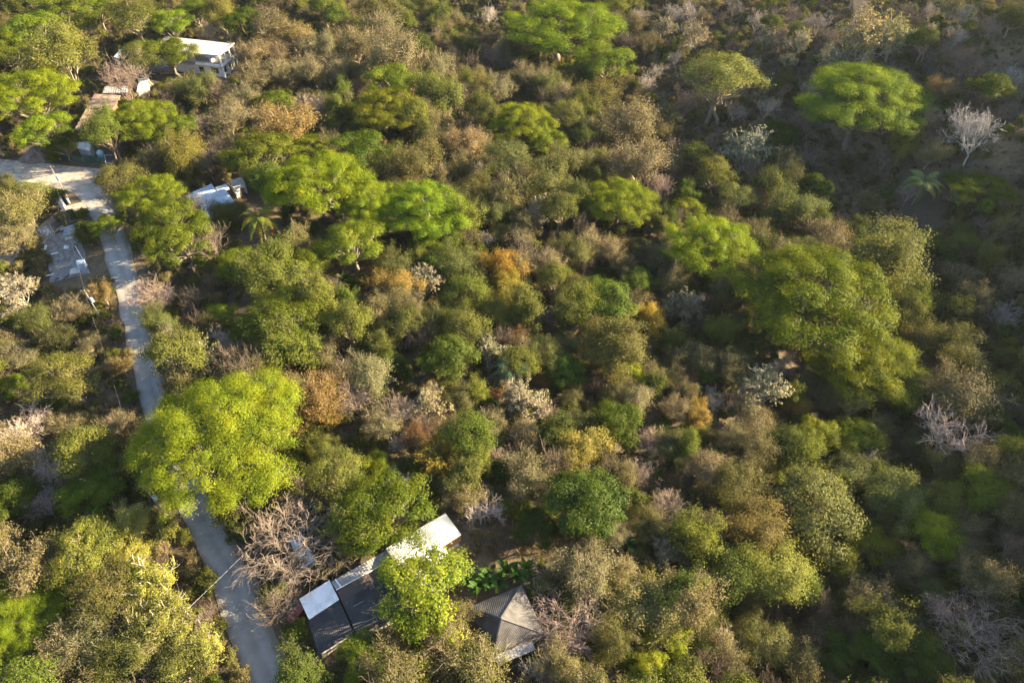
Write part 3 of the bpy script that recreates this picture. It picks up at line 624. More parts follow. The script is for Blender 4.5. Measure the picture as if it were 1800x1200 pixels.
def bare(seed, W, H, n1=6, levels=3, spread=.9, kids=(5,5,4), r0=None, fork=.22, thin=.028, droop=0.0, sk=None, up=.10, L0=.40):
    """A leafless tree: trunk with limbs, and fine branches."""
    rng = np.random.default_rng(seed); tm, bm = MB(), MB(); r0 = r0 or W*.026
    segs = []
    def grow(p, d, L, r, lev):
        n = 4 if lev < 2 else 2; pts = [p]; dd = d.copy()
        for i in range(n):
            dd = unit(dd + rng.normal(size=3)*(.16 if lev < 2 else .24) + np.array([0,0,up-droop*lev*.1])); pts.append(pts[-1] + dd*L/n)
        pts = np.array(pts); re = max(r*.45, thin*.5)
        segs.append((pts, np.linspace(max(r,thin*.6), re, n+1), lev))
        if lev < levels:
            k = kids[min(lev, len(kids)-1)]; az0 = rng.uniform(0, 6.28)
            for i in range(k):
                t = rng.uniform(.3,1.0) if i < k-1 else 1.0
                q = t*n; i0 = min(int(q), n-1); pp = pts[i0] + (pts[i0+1]-pts[i0])*(q-i0)
                ax = unit(np.cross(dd, rng.normal(size=3))); ang = rng.uniform(.35,.95)
                nd = unit(dd*math.cos(ang) + ax*math.sin(ang))
                grow(pp, nd, L*rng.uniform(.5,.78), r*rng.uniform(.4,.58), lev+1)
    top = np.array([rng.normal()*W*.03, rng.normal()*W*.03, H*fork])
    tm.tube(np.vstack([[0,0,-.5], wob(rng, np.zeros(3), top, 4, .04)]), np.linspace(r0*1.3, r0, 5), 7)
    for i in range(n1):
        az = i*6.283/n1 + rng.normal()*.3; e = rng.uniform(.35,1.0)*spread
        d = unit(np.array([math.cos(az)*e, math.sin(az)*e, 1.0 - .25*e]))
        grow(top*rng.uniform(.75,1), d, H*L0*rng.uniform(.8,1.15), r0*.62, 0)
    if sk is not None:
        sk.extend(segs)
    for pts, rad, lev in segs:
        (tm if lev < 1 else bm).tube(pts, rad, 5 if lev < 1 else 3)
    allv = np.concatenate(tm.v + bm.v); w = max(np.ptp(allv[:,0]), np.ptp(allv[:,1])); h = allv[:,2].max()
    for mb in (tm, bm):
        mb.v = [v*np.array([W/w, W/w, H/h]) for v in mb.v]
    if sk is not None: sk[:] = [(p*np.array([W/w, W/w, H/h]), r, l) for p, r, l in sk]
    return tm, bm

def twigleaf(seed, W, H, n1, kids, lpt, cr, ls, spread=.85, fork=.22, thin=.03, aspect=.55, up=.10, frac=1.0, tips=False, L0=.40, r0=None):
    """A tree whose leaves sit in tufts on the ends of its real branches."""
    sk = []; tm, bm = bare(seed, W*.94, H*.97, n1=n1, kids=kids, spread=spread, fork=fork, thin=thin, sk=sk, up=up, L0=L0, r0=r0)
    rng = np.random.default_rng(seed+7); mx = max(l for _,_,l in sk); P0 = []
    for pts, r, l in sk:
        if l < mx-1 or rng.random() > frac: continue
        if l == mx-1 and tips: continue
        a, b = pts[0], pts[-1]
        for t in ((.95,) if tips else (.45,.95) if l == mx else (.7,1.0)): P0.append(a+(b-a)*t)
    P0 = np.array(P0); k = rng.poisson(lpt, len(P0)); idx = np.repeat(np.arange(len(P0)), k); m = len(idx)
    off = rng.normal(size=(m,3))*cr*.55; pos = P0[idx]+off; ctr = np.array([0,0,H*.45])
    cm = MB(); leaves(cm, rng, pos, .8*unit(P0[idx]-ctr)+.55*unit(off)+[0,0,.3]+rng.normal(size=(m,3))*.4, ls, aspect, (rng.normal(size=len(P0))*.15)[idx])
    return tm, bm, cm
def tv(code, made, W, H):
    tm, bm, cm = made
    lv = np.concatenate(cm.v); w = np.mean([np.ptp(np.percentile(lv[:,k], [1,99])) for k in (0,1)]); k = W/w; hk = H/np.percentile(lv[:,2], 99)
    for mb in (tm, bm, cm): mb.v = [v*np.array([k,k,hk]) for v in mb.v]
    SPEC.setdefault(code, []).append((tm.data("trunk_wood", True), cm.data("crown_leaves"), W, H, bm.data("branch_wood")))
SPEC = {}
def variant(code, made, W, H):
    tm, cm = made
    lv = np.concatenate(cm.v); w = np.mean([np.ptp(np.percentile(lv[:,k], [1.5,98.5])) for k in (0,1)]); k = W/w; hk = H/np.percentile(lv[:,2], 99)
    for mb in (tm, cm): mb.v = [v*np.array([k,k,hk]) for v in mb.v]
    SPEC.setdefault(code, []).append((tm.data("trunk_wood", True), cm.data("crown_leaves"), W, H))
variant('H', leafy(15, 26, 19, 14, 70, 900, 170, .95, .185, flat=.7, up=.25, lobe_r=(.11,.18), dome=.72, trunk_r=.6, jit=.4), 26, 19)
for s in range(2): variant('G', leafy(10+s, 26, 20, 15, 58, 680, 115, 1.05, .25, flat=.65, up=.3, lobe_r=(.10,.17), dome=.72, trunk_r=.6, jit=1.0), 26, 20)
for s in range(3): variant('g', leafy(20+s, 12, 10.5, 7, 26, 270, 85, .72, .21, flat=.65, up=.3, lobe_r=(.13,.23), dome=.7, jit=.5), 12, 10.5)
for s in range(3): variant('M', leafy(30+s, 9, 9, 6.8, 24, 240, 95, .62, .215, flat=.8, up=.2, lobe_r=(.17,.29), dome=.66, dense_top=.05, jit=.4), 9, 9)
for s in range(2): variant('O', leafy(40+s, 8, 9, 6.4, 18, 150, 95, .75, .165, flat=.8, up=.25, lobe_r=(.17,.34), dome=.6, twigs=1, trunks=2, jit=.6), 8, 9)
for s in range(4): tv('O', twigleaf(50+s, 8, 9, 7, (5,4,3), 24, .6, .165, spread=.8, up=.12), 8, 9)
for s in range(3): tv('S', twigleaf(60+s, 8, 9, 6, (5,4,3), 10, .32, .27, spread=.8, thin=.045, tips=True, aspect=.7), 8, 9)
for s in range(3): variant('L', leafy(70+s, 9, 9, 6.4, 24, 190, 115, .62, .17, flat=.9, up=.3, lobe_r=(.16,.30), dome=.62, jit=.6, twigs=1, aspect=.7), 9, 9)
for s in range(3): tv('Q', twigleaf(75+s, 9, 11, 7, (6,4,3), 22, .45, .18, spread=.75, thin=.05, aspect=.75, up=.16, frac=.6), 9, 11)
for s in range(3): tv('Y', twigleaf(90+s, 8, 9, 7, (5,4,3), 22, .55, .175, spread=.85), 8, 9)
for s in range(5): tv('K', twigleaf(80+s, 8, 8.4, 8, (5,4,3), 13, .55, .15, spread=.75, thin=.036, up=.14), 8, 8.4)
SPEC['B'] = []; SPEC['T'] = []
for s in range(4):
    tm, bm = bare(100+s, 9, 8, n1=6, levels=4, kids=(5,4,3,3), spread=1.0, thin=.026, r0=.115)
    SPEC['B'].append((tm.data("trunk_wood", True), None, 9, 8, bm.data("branch_wood")))
for s in range(3):
    tm, bm = bare(120+s, 9, 8.5, n1=8, levels=4, kids=(5,4,3,3), spread=.75, thin=.022, r0=.12)
    SPEC['T'].append((tm.data("trunk_wood", True), None, 9, 8.5, bm.data("branch_wood")))
for s in range(2):
    tm, bm = bare(130+s, 17, 8.5, n1=8, levels=4, kids=(6,4,4,3), spread=1.5, thin=.03, up=.02, L0=.55, r0=.19)
    SPEC.setdefault('W', []).append((tm.data("trunk_wood", True), None, 17, 8.5, bm.data("branch_wood")))
SPEC['R'] = SPEC['K']

# colour of leaves and of bark by kind
SPEC['H'] = SPEC['H']
LEAFC = {'H':(.100,.134,.009),'G':(.107,.136,.006),'g':(.096,.123,.008),'M':(.060,.084,.010),'O':(.093,.099,.026),'K':(.132,.112,.050),'R':(.150,.088,.032),
         'Y':(.195,.16,.034),'S':(.165,.150,.085),'L':(.148,.175,.012),'Q':(.185,.190,.030)}
BARKC = {'H':(.16,.13,.10),'G':(.16,.13,.10),'g':(.18,.15,.11),'M':(.12,.09,.06),'O':(.22,.175,.125),'K':(.25,.19,.135),'R':(.18,.13,.09),'Y':(.22,.17,.12),'S':(.40,.36,.30),
         'L':(.27,.23,.18),'Q':(.36,.32,.25),'B':(.33,.28,.225),'T':(.21,.16,.12),'W':(.22,.17,.13)}
HRATIO = {'H':.70,'G':.74,'g':.9,'M':1.05,'O':1.15,'K':1.05,'R':1.05,'Y':1.1,'S':1.2,'L':1.05,'Q':1.15,'B':.9,'T':.95,'W':.5}
# ------------------------------------------------------------------ the trees one can tell apart: kind, crown centre in the photograph, crown width there, tint
CATALOG = """
H 394 772 268 y|big round yellow green tree whose crown overhangs the gravel road
H 1515 182 215|big bright green dome tree standing alone on the shaded open slope
G 990 52 200 h21|tall bright green tree at the photo's top edge above the dark gully
g 1068 118 95|green lower bough tree joined below the tall tree at the top edge
G 1425 525 260 d|broad dark olive green umbrella tree with layered fine foliage
G 1520 640 175|bright green umbrella tree overlapping the broad dark olive one
G 1245 435 150|pale green dome tree on the ridge above the layered umbrella tree
G 1090 357 118|compact bright green dome tree on the ridge edge
G 740 372 146|bright green umbrella tree with a forked pale trunk showing below
G 558 325 168 y|bright yellow green dome tree beyond the coconut palm
g 460 278 118|bright green flat crowned tree behind the blue roofed house
g 545 258 62
g 632 276 108
G 655 362 120
G 680 195 122 b|olive green layered umbrella tree on the upper slope
g 690 150 92
G 912 218 112|vivid green dome tree halfway up the middle of the slope
g 962 252 66
M 790 636 96|round dark green tree as dense as a ball in the middle of the forest
M 1060 538 104|large dense dark green tree with lit fringe below the ridge
M 1030 888 138|large mango like tree with visible trunk in the orange garden clearing
M 940 932 76|small dark green tree in the garden beside the large mango like tree
L 742 1040 152 h11|bright lime green tree overhanging the dark roofs of the lower house
g 680 905 152|olive green feathery tree overhanging the white corrugated roof
g 662 826 62 y|small lime green treetop above the feathery tree by the lower house
W 500 940 205|wide bare tan tree spreading over the small ribbed shed by the road
W 1005 1075 175 p|big bare greyish pink tree beside the hip roofed house
B 950 1165 80|crooked bare pale tree in front of the hip roofed house
B 843 890 82 p|bare pinkish tree with pale trunk beside the white corrugated roof
B 715 848 58
Y 882 468 82 o|orange yellow tree glowing in the middle of the forest
Y 695 505 74|golden leafed sparse tree above the khaki dome in mid forest
K 500 215 104 o|dull orange tree on the slope above the flat crowned green tree
Y 1015 792 96|pale golden tree behind the large mango like tree
Y 575 715 66 b
O 105 92 118 y|yellow olive leafed tree with white sky gaps beside the rusty roof
Y 677 257 28 o
K 1100 215 98|khaki domed tree alone at the edge of the open slope
K 1670 690 125 d|large grey khaki tree with bare branches showing on the dark slope
B 1670 748 112 p|bare grey branches spreading under the large grey khaki tree
T 1725 232 98 v|big bare pale grey tree on the shaded open slope
W 1715 1105 180 p|huge bare grey brown tree in the dark lower corner
O 1435 895 158 p|wide pale olive tree lit against the black gully
L 1740 870 100|yellow olive round tree in the dark lower slope
L 1652 938 92 g|bright green spreading treetop catching light in the black gully
G 254 214 116|bright green umbrella tree leaning over the rusty roof
g 305 232 80
G 52 175 150 y|large olive yellow tree above the sandy road junction
g 82 234 92 y
g 112 255 58 d
G 20 85 110
g 62 60 100
g 118 22 95
g 172 20 72
O 232 28 92 y
g 300 45 80
g 250 98 80 y h11
g 300 100 92 h12
g 345 22 64
O 388 20 70 y
M 432 45 70 g
T 366 52 52
K 480 48 84
K 520 62 72 o
K 562 82 72
K 440 92 62 p
K 492 96 54 p
K 500 122 60
K 452 132 60
K 542 122 62
K 585 120 60
T 545 178 72
M 480 186 60 g
K 398 202 70
K 430 172 62
K 402 160 46 h4
O 352 150 62
T 215 128 100 p|bare pinkish tan tree between the two hillside roofs
O 245 108 70
T 355 215 56
O 322 268 82 y
M 345 288 34
K 395 268 52
S 446 302 42
S 482 306 42
O 214 322 84 b
T 192 345 62
G 262 345 112|bright green tree between the road bend and the blue roofed house
g 300 392 112
O 400 372 62 y h6
O 352 402 58 y h5
g 190 398 58 y
K 30 362 98 y
O 62 338 46
M 92 348 44 d
O 12 322 40
K 20 410 66
O 665 22 74 d
K 662 52 72
K 690 90 100
K 765 116 62
K 622 76 72
O 620 50 60 b
O 802 112 32
B 860 22 42
T 866 96 44 p
K 858 66 40
K 930 132 62
O 842 150 58 b
K 872 152 62
O 960 150 54
K 992 168 60
O 1050 172 72 b
O 765 165 92 y
S 780 214 48 g|slender pale green tree with tall visible trunk beside the olive umbrella tree
O 995 202 62 b
O 1020 222 52
K 830 226 52
O 730 280 92
K 812 250 72 b
B 836 292 42
O 890 282 82
g 885 258 44
O 962 312 92
O 1002 280 72
K 1120 280 100
K 1192 292 62
T 1168 322 62 p
K 722 312 60
O 842 332 62
O 862 372 62
S 950 372 62
K 1016 346 44
T 932 378 42
O 900 335 50
O 800 345 60
S 1220 55 54|tall pale lit tree with slim trunk on the shaded slope
T 1288 52 24
S 1350 62 38
S 1410 72 46
S 1386 104 32 y
S 1452 90 36
S 1522 52 96 y|pale cream tree pair above the big dome tree
S 1578 58 70 y
S 1622 95 44
O 1265 145 128 p|wide pale olive tree on the open slope with brown trunks below
S 1320 116 34
S 1480 112 66
B 1425 148 44
K 1650 155 52 o
M 1740 160 72
K 1640 265 54
O 1592 245 62 y
M 1372 238 62
S 1310 262 92 d
G 1752 292 115 d|dark green umbrella tree half in shade at the photo's valley side
O 1255 306 74 y
O 1292 348 62
M 1432 330 58 g
K 1332 345 60
O 1402 362 82
T 1562 392 54
g 1212 368 52 y
K 1268 386 62 b
T 1720 62 84 d
O 1786 26 52
B 1290 8 40 d
B 1515 8 46 d
B 1640 14 44 d
B 1120 20 40 d
S 1165 45 42 d
B 1190 100 30
B 1055 40 40 d
T 1395 20 44 d
T 1690 110 46 d
B 1785 82 46 d
T 1150 215 34 d
O 1345 290 56 d
S 28 505 70|leaning bare topped tree with long pale trunk in the shaded roadside scrub
K 178 512 44 o|small rusty orange shrub tree on the verge by the road
O 112 662 112 y|pale yellow olive tree on the far side of the road
g 20 682 54
K 32 625 62 d
B 32 748 84 p
B 82 808 92|bare white tree above the dark green roadside tree
B 74 882 82 p
B 158 915 46
K 112 745 62 d
K 200 742 62 d
O 60 560 60 d
K 120 545 56 d
O 95 595 60 d
K 210 640 40 o
K 160 600 46 d
O 200 795 60 d
T 268 515 88 p h10|bare pinkish twig tree with few yellow leaves at the road edge
O 280 562 62 h9
T 292 592 60 h9
S 340 622 74 y|small white branched tree with yellow tips at the road edge
B 400 590 62
g 386 556 60
O 478 470 108 y
g 540 470 82
g 420 468 78 y
g 320 432 108
M 362 462 40 g
g 512 560 128
T 620 690 84
K 540 700 104 o
O 470 640 80
K 560 622 70
g 620 430 104
g 765 420 82
O 690 462 62
S 748 490 70
K 682 530 74 b|brown khaki dome beside the golden sparse tree
O 635 562 62
Y 895 512 72 y
K 955 466 66
O 802 462 80
O 855 546 72 y
O 760 562 60
O 810 577 56 y
R 908 582 56
T 955 550 46 p
Y 1140 560 66 g|yellow green rounded tree beside the large dense dark green tree
L 1122 490 48
O 1085 606 112 b|wide dull olive tree in front of the large dense dark green tree
S 855 612 68
O 952 622 70
M 992 650 66
L 1112 660 56 y
R 955 666 36
R 1055 646 42
T 702 716 72
S 755 700 68 b
O 800 702 62
S 912 702 82
R 870 690 32
T 960 722 56 p
O 1030 746 62
M 1085 746 84 g
K 1110 696 72
T 1150 772 72 p
K 856 746 62
K 672 742 66
R 732 760 58
K 640 660 96
M 682 642 62 d
S 1208 532 72|white bare branched tree glinting beside the yellow green tree
L 1165 502 40
K 1365 450 84 d
O 1412 440 62
K 1462 422 82
O 1560 440 132 p|tall olive khaki tree at the ridge edge above the layered umbrella tree
g 1612 430 62 y
K 1692 490 66
K 1780 490 72
O 1612 540 54 y
O 1650 545 56 y
O 1610 592 82 b
O 1680 572 48
O 1692 622 100
L 1777 605 26 y
T 1625 632 48 p
B 1768 552 72 d
T 1775 720 54
M 1776 772 64
g 1760 672 52
M 1245 656 48
R 1208 652 52
S 1345 676 92
B 1256 696 52
K 1325 746 74 p
Y 1225 726 52 b
Y 1405 712 44 b
L 1432 762 72
M 1510 770 78 g
K 1282 770 60
H 28 1085 150 y|bright yellow green tree cut by the photo's lower corner
M 162 866 92 g
M 20 880 92 d
T 14 950 56
Q 226 915 66
Q 222 965 82
Q 268 1025 100|tall loose lime green tree leaning over the gravel road
Q 290 1105 104
Q 345 1150 88
O 152 972 128 y
O 182 1042 112 b
K 152 1120 112 d
O 222 1165 102 b
B 92 1090 62
B 156 1112 62
M 522 1108 38 g
O 590 838 104 y
K 930 840 92
L 640 1162 88 h7
L 735 1172 80 h6
O 800 1185 76 b h6
O 1072 1122 82 y
K 1020 1000 108
K 1092 1012 62
L 1052 1040 40
K 1132 1062 116 y
S 1172 960 62
T 1172 882 74
L 1166 1112 82 y
L 1150 1190 82
O 1140 922 62
K 1080 940 44
O 1290 852 92 b
S 1310 812 54
g 1356 822 60
O 1330 922 112 b
O 1352 1002 116 y
K 1222 1010 74
K 1302 1012 54
O 1310 1062 62
L 1532 958 84 b
O 1572 870 108
O 1490 832 72
S 1520 812 60
K 1710 980 80 d
K 1532 1052 92 d
K 1442 1110 72 d
K 1522 1112 72 d
M 1472 1150 72
M 1542 1150 80
M 1622 1150 92
O 1340 1130 98
S 1276 1130 52
M 1232 1152 62
K 1230 820 74
O 1185 790 66
K 1190 720 54
O 980 600 40
K 780 745 56
O 560 790 52 y
K 520 745 50 o
O 1000 690 44
O 1320 605 56 d
K 1290 560 52 d
O 1660 820 66 d
O 1610 780 62 d
K 1780 950 60 d
O 1240 1080 66 d
O 1420 1030 58 d
O 1640 1050 66 d
K 1600 1000 56 d
O 1130 610 46 d
M 930 530 46
O 1000 440 60
K 1060 440 60
O 1010 500 52 d
O 1120 440 50 d
K 910 420 52
O 880 410 40
O 1180 600 46 d
B 1182 22 44 d
T 1242 112 40 d
B 1332 30 48 d
T 1376 58 46 d
B 1442 38 44 d
T 1470 62 48 d
B 1562 118 46 d
T 1602 22 50 d
B 1682 62 44 d
T 1662 88 48 d
T 1748 40 52 d
B 1702 20 48 d
T 1772 62 50 d
B 1792 132 52 d
T 1768 190 50 d
T 1692 192 46 d
B 1132 142 40 d
T 1092 62 40
B 1152 122 36 d
T 1212 172 54 d
T 1182 252 48 d
B 1352 182 50
T 1402 217 56 d
B 1292 192 46 d
T 1562 272 60
T 1622 214 50
B 1602 332 52 d
B 1425 262 48 d
T 1330 300 60 d
B 1700 340 54 d
T 1255 250 46 d
B 1210 15 46 d
T 735 740 60
B 705 775 46
T 612 655 66 p
B 1045 830 46
T 880 800 60 p
B 1005 735 44
T 740 480 50
B 850 420 44
T 1125 830 60
B 1380 640 56
"""
LOOK = {'G':"bright green umbrella tree",'g':"green feathery tree",'M':"dense dark green tree",'O':"olive green leafy tree",'K':"khaki dry tree",
        'R':"rusty brown leafed tree",'Y':"golden leafed tree",'S':"silvery thin tree",'L':"lime green loose tree",'B':"bare pale tree",'T':"bare twiggy tan tree",'Q':"pale lime loose tree",'W':"wide bare tree",'H':"bright yellow green tree"}
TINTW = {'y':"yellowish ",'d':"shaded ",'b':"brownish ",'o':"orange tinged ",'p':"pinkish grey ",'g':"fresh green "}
TINTC = {'':(1,1,1),'y':(1.17,1.16,.75),'d':(.75,.74,.76),'b':(1.05,.95,.85),'o':(1.15,.95,.65),'p':(1.05,1.0,1.04),'g':(1.25,1.2,.7)}  # d is a darker tone: dark foliage, and shade put into the colour
TREES = []
for line in CATALOG.strip().splitlines():
    body, _, lab = line.partition('|'); q = body.split()
    TREES.append(dict(k=q[0], px=float(q[1]), py=float(q[2]), w=float(q[3]), t=([a for a in q[4:] if a[0] != 'h' or len(a) == 1]+[''])[0], h=([float(a[1:]) for a in q[4:] if a[0] == 'h']+[0])[0], lab=lab.strip()))
LANDMARKS = [("the big round roadside tree",390,770),("the rusty roof",168,198),("the white walled hillside house",370,100),("the blue roofed house",365,347),
 ("the coconut palm",456,385),("the hip roofed house",885,1090),("the white corrugated roof",752,970),("the small ribbed shed",535,975),("the bamboo clump",775,800),
 ("the round ball of a tree",790,636),("the large mango like tree",1030,885),("the orange yellow tree",882,468),("the layered dark umbrella tree",1425,525),
 ("the open slope dome tree",1515,182),("the big bare pale tree",1725,232),("the tall tree at the top edge",990,55),("the vivid green dome tree",912,218),
 ("the khaki dome by the open slope",1100,215),("the compact green dome on the ridge",1090,357),("the wide pale olive tree",1435,895),("the huge bare corner tree",1720,1105),
 ("the lime green leaning tree",290,1022),("the utility pole by the gate",117,345),("the grey kiosk",147,468),("the feather palm on the slope",1625,325),
 ("the large grey khaki tree",1670,690),("the large dense dark green tree",1060,538),("the pale green dome tree",1245,435),("the pale cream tree pair",1550,55),
 ("the white bare branched tree",1208,532),("the garden banana plants",872,1012),("the forked trunk umbrella tree",740,372),("the olive layered umbrella tree",680,195),("the roadside bare tan tree",500,935)]
def road_x(py): return float(np.interp(py, [330,450,600,700,835,950,1060,1200], [155,208,248,270,335,373,420,470]))
def make_labels():
    def sector(t, lx, ly):
        dx, dy = t['px']-lx, (t['py']-ly)*1.15
        if abs(dy) >= abs(dx): return "beyond" if dy < 0 else "in front of"
        if lx < road_x(ly) - 5: return "on the road side of" if dx > 0 else "away from the road beyond"
        return "on the valley side of" if dx > 0 else "on the road side of"
    free = [t for t in TREES if not t['lab']]
    for t in TREES: t['look'] = TINTW.get(t['t'], '') + LOOK[t['k']]
    for t in free:
        if t['t'] == 'd' and t['k'] == 'M': t['look'] = "shaded " + LOOK['M']
    best = {id(t): [] for t in free}
    for name, lx, ly in LANDMARKS:
        groups = {}
        for t in TREES:
            d = math.hypot(t['px']-lx, t['py']-ly)
            if d < 12 or d > 650: continue
            groups.setdefault((t['look'], sector(t, lx, ly)), []).append((d, id(t)))
        for (look, sec), m in groups.items():
            m.sort()
            for r, (d, i) in enumerate(m[:6]):
                if i in best: best[i].append((r*130 + d, r, sec, name))
    ordw = ["first ", "second ", "third ", "fourth ", "fifth ", "sixth "]
    for t in free:
        if best[id(t)]:
            
            txt = lambda b: f"{ordw[b[1]]}{t['look']} {b[2]} {b[3]}"
            ok = [b for b in best[id(t)] if len(txt(b).split()) <= 16]; t['lab'] = txt(min(ok or best[id(t)]))
        else: t['lab'] = f"{t['look']} at the photo's edge"
make_labels()

WALLS_OF_AIR = []      # places kept clear of scrub, as photo polygons
def jitter(c, rng, a=.14): return tuple(float(max(0, x*(1+rng.normal()*a))) for x in c)
TREE_WORD = {'G':'umbrella_tree','g':'feathery_tree','M':'dense_tree','O':'olive_tree','K':'khaki_tree','R':'rusty_tree','Y':'golden_tree','S':'silvery_tree','L':'lime_tree','B':'bare_tree','T':'twiggy_tree','Q':'broadleaf_tree','W':'twiggy_tree','H':'umbrella_tree'}
TREE_WORD['O'] = 'leafy_tree'; TREE_WORD['L'] = 'broadleaf_tree'
placed = []
TINTC['v'] = (1.3,1.5,1.75); TINTW['v'] = ''
def plant_tree(i, t):
    rng = np.random.default_rng(1000+i); k = t['k']
    mesh = SPEC[k][i % len(SPEC[k])]; W0, H0 = mesh[2], mesh[3]
    h = 7.0; ratio = HRATIO[k]
    for _ in range(3):
        p = P(t['px'], t['py'], h*.66); w = t['w']*(1.25 if k in 'BTW' else .96)*depth(p)/FPX
        h = min(max(w*ratio, 4.0 if w < 5 else 6.0), 22.0)
        if k in 'GgHMKOLYSQ' : h = min(max(h, .5*w+2.5), 22)
        h = t['h'] or h
    gx, gy = p.x, p.y; gz = g1(gx, gy)
    base = Vector((gx, gy, gz))
    root = thing(TREE_WORD[k], t['lab'], "tree", base, rng.uniform(0, 6.28), "forest trees on the slope")
    s = w/W0; root.scale = (s, s*rng.uniform(.92,1.08), h/H0)
    tr = link("trunk", mesh[0], BARK, root); bk = 1+rng.normal()*.1; bc = tuple(x*bk for x in BARKC[k]); tr.color = (*bc, 1)
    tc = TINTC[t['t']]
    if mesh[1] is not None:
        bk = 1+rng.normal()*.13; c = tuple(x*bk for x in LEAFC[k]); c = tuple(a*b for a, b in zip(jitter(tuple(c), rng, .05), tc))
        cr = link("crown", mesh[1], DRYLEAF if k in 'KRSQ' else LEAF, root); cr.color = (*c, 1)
    if len(mesh) > 4:
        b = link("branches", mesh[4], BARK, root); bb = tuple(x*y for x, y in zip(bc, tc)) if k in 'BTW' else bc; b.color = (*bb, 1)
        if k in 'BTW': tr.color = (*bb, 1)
    placed.append((gx, gy, w))
    return root
for i, t in enumerate(TREES): plant_tree(i, t)
# ------------------------------------------------------------------ palms, bananas, bamboo, dead wood
PALMLEAF = leaf_mat("palm_leaf", trans=.25, var=.35, warm=.3)
def frond_mesh(seed, L, droop, nl=22, width=.9, lift=.9):
    rng = np.random.default_rng(seed); mb = MB(); t = np.linspace(0,1,9)
    x = L*(t*.95); z = L*(lift*t - droop*t*t); p = np.column_stack([x, 0*t, z])
    mb.tube(p, np.linspace(.07,.015,9)*L/4, 4)
    for i in range(nl):
        u = .12 + .88*i/nl; q = np.array([np.interp(u,t,x), 0, np.interp(u,t,z)]); wl = width*math.sin(math.pi*min(1,u*.82+.14))*(1+rng.normal()*.08)
        for sg in (-1,1):
            e = q + np.array([.35*wl, sg*wl, -.32*wl+rng.normal()*.05]); s = np.array([.07*L/4,0,0]); mid = (q+e)/2+[0,0,.1*wl]
            mb.add([q-s, q+s, mid+s*1.1, mid-s*1.1, e], [(0,1,2,3)], [(3,2,4)], tint=[rng.uniform(.2,.9)])
    return mb.data("frond")
FR = [frond_mesh(1, 4.0, 1.05), frond_mesh(2, 4.2, 1.35), frond_mesh(3, 4.0, .75), frond_mesh(4, 3.6, 2.0)]
def palm(px, py, hgt, n, label, name, col, scale=1.0, dead=0, lean=.06, yel=0.0):
    h = hgt; c = P(px, py, h); gz = g1(c.x, c.y); rng = np.random.default_rng(int(px))
    r = thing(name, label, "palm", (c.x, c.y, gz))
    t = np.linspace(0,1,8); mb = MB(); mb.tube(np.column_stack([-lean*hgt*(1-t)**2+lean*hgt*0, 0*t, t*hgt-.3*(1-t)]), .17*scale*(1.25-.5*t)+.02*np.sin(t*40), 8)
    tr = mb.build("trunk", BARK, r, True); tr.color = (.20,.165,.12,1)
    for i in range(n):
        f = link("frond", FR[i % 3] if i < n-dead else FR[3], PALMLEAF, r); f.location = (0,0,hgt-.05); f.scale = (scale,)*3
        f.rotation_euler = (rng.normal()*.15, rng.uniform(-.25,.4) if i < n-dead else .5, i*2.39996+rng.normal()*.2)
        cc = jitter(col, rng, .12) if i < n-dead else (.30,.13,.03)
        if i >= n-dead and i % 2: cc = (.34,.24,.04)
        if yel and i % 4 == 0: cc = tuple(a*b for a,b in zip(cc,(1.6,1.25,.8)))
        f.color = (*cc,1)
    return r
palm(456,382, 8.5, 17, "coconut palm with yellowing fronds beside the blue roofed house", "coconut_palm", (.10,.115,.02), 1.3, dead=3, yel=1)
palm(1624,322, 6.5, 22, "feather palm with arching grey green fronds on the open slope", "feather_palm", (.125,.135,.045), 1.35)
palm(1366,138, 3.4, 18, "dark feather palm low on the slope behind the pale olive tree", "feather_palm", (.03,.045,.022), .9)
palm(1655,10, 3.5, 16, "dark feather palm at the photo's top edge", "feather_palm", (.03,.045,.022), .9)
palm(900,648, 6.0, 16, "grey green feather palm beside the dark ball of a tree", "feather_palm", (.075,.095,.045), .95)
palm(880,665, 4.0, 12, "small feather palm with drooping dry fronds in the dark hollow", "feather_palm", (.06,.075,.03), .8, dead=3)
def banana_leaf(seed, L, W, droop):
    rng = np.random.default_rng(seed); n = 7; t = np.linspace(0,1,n); x = L*t*.75; z = L*(1.0*t-droop*t*t); w = W*np.sin(math.pi*np.clip(t*.86+.08,0,1))
    v = []
    for i in range(n): v += [(x[i],-w[i],z[i]+.10*w[i]),(x[i],0,z[i]),(x[i],w[i],z[i]+.10*w[i])]
    v2 = [(a+.005,b,c-.02) for a,b,c in v]; m = 3*n
    f = [(3*i+k,3*i+3+k,3*i+4+k,3*i+1+k) for i in range(n-1) for k in (0,1)]; f2 = [tuple(m+q for q in reversed(a)) for a in f]
    mb = MB(); mb.add(v+v2, f+f2); return mb.data("banana_leaf")
BL = [banana_leaf(1,2.6,.34,.55), banana_leaf(2,2.8,.36,.85), banana_leaf(3,2.2,.32,.25)]
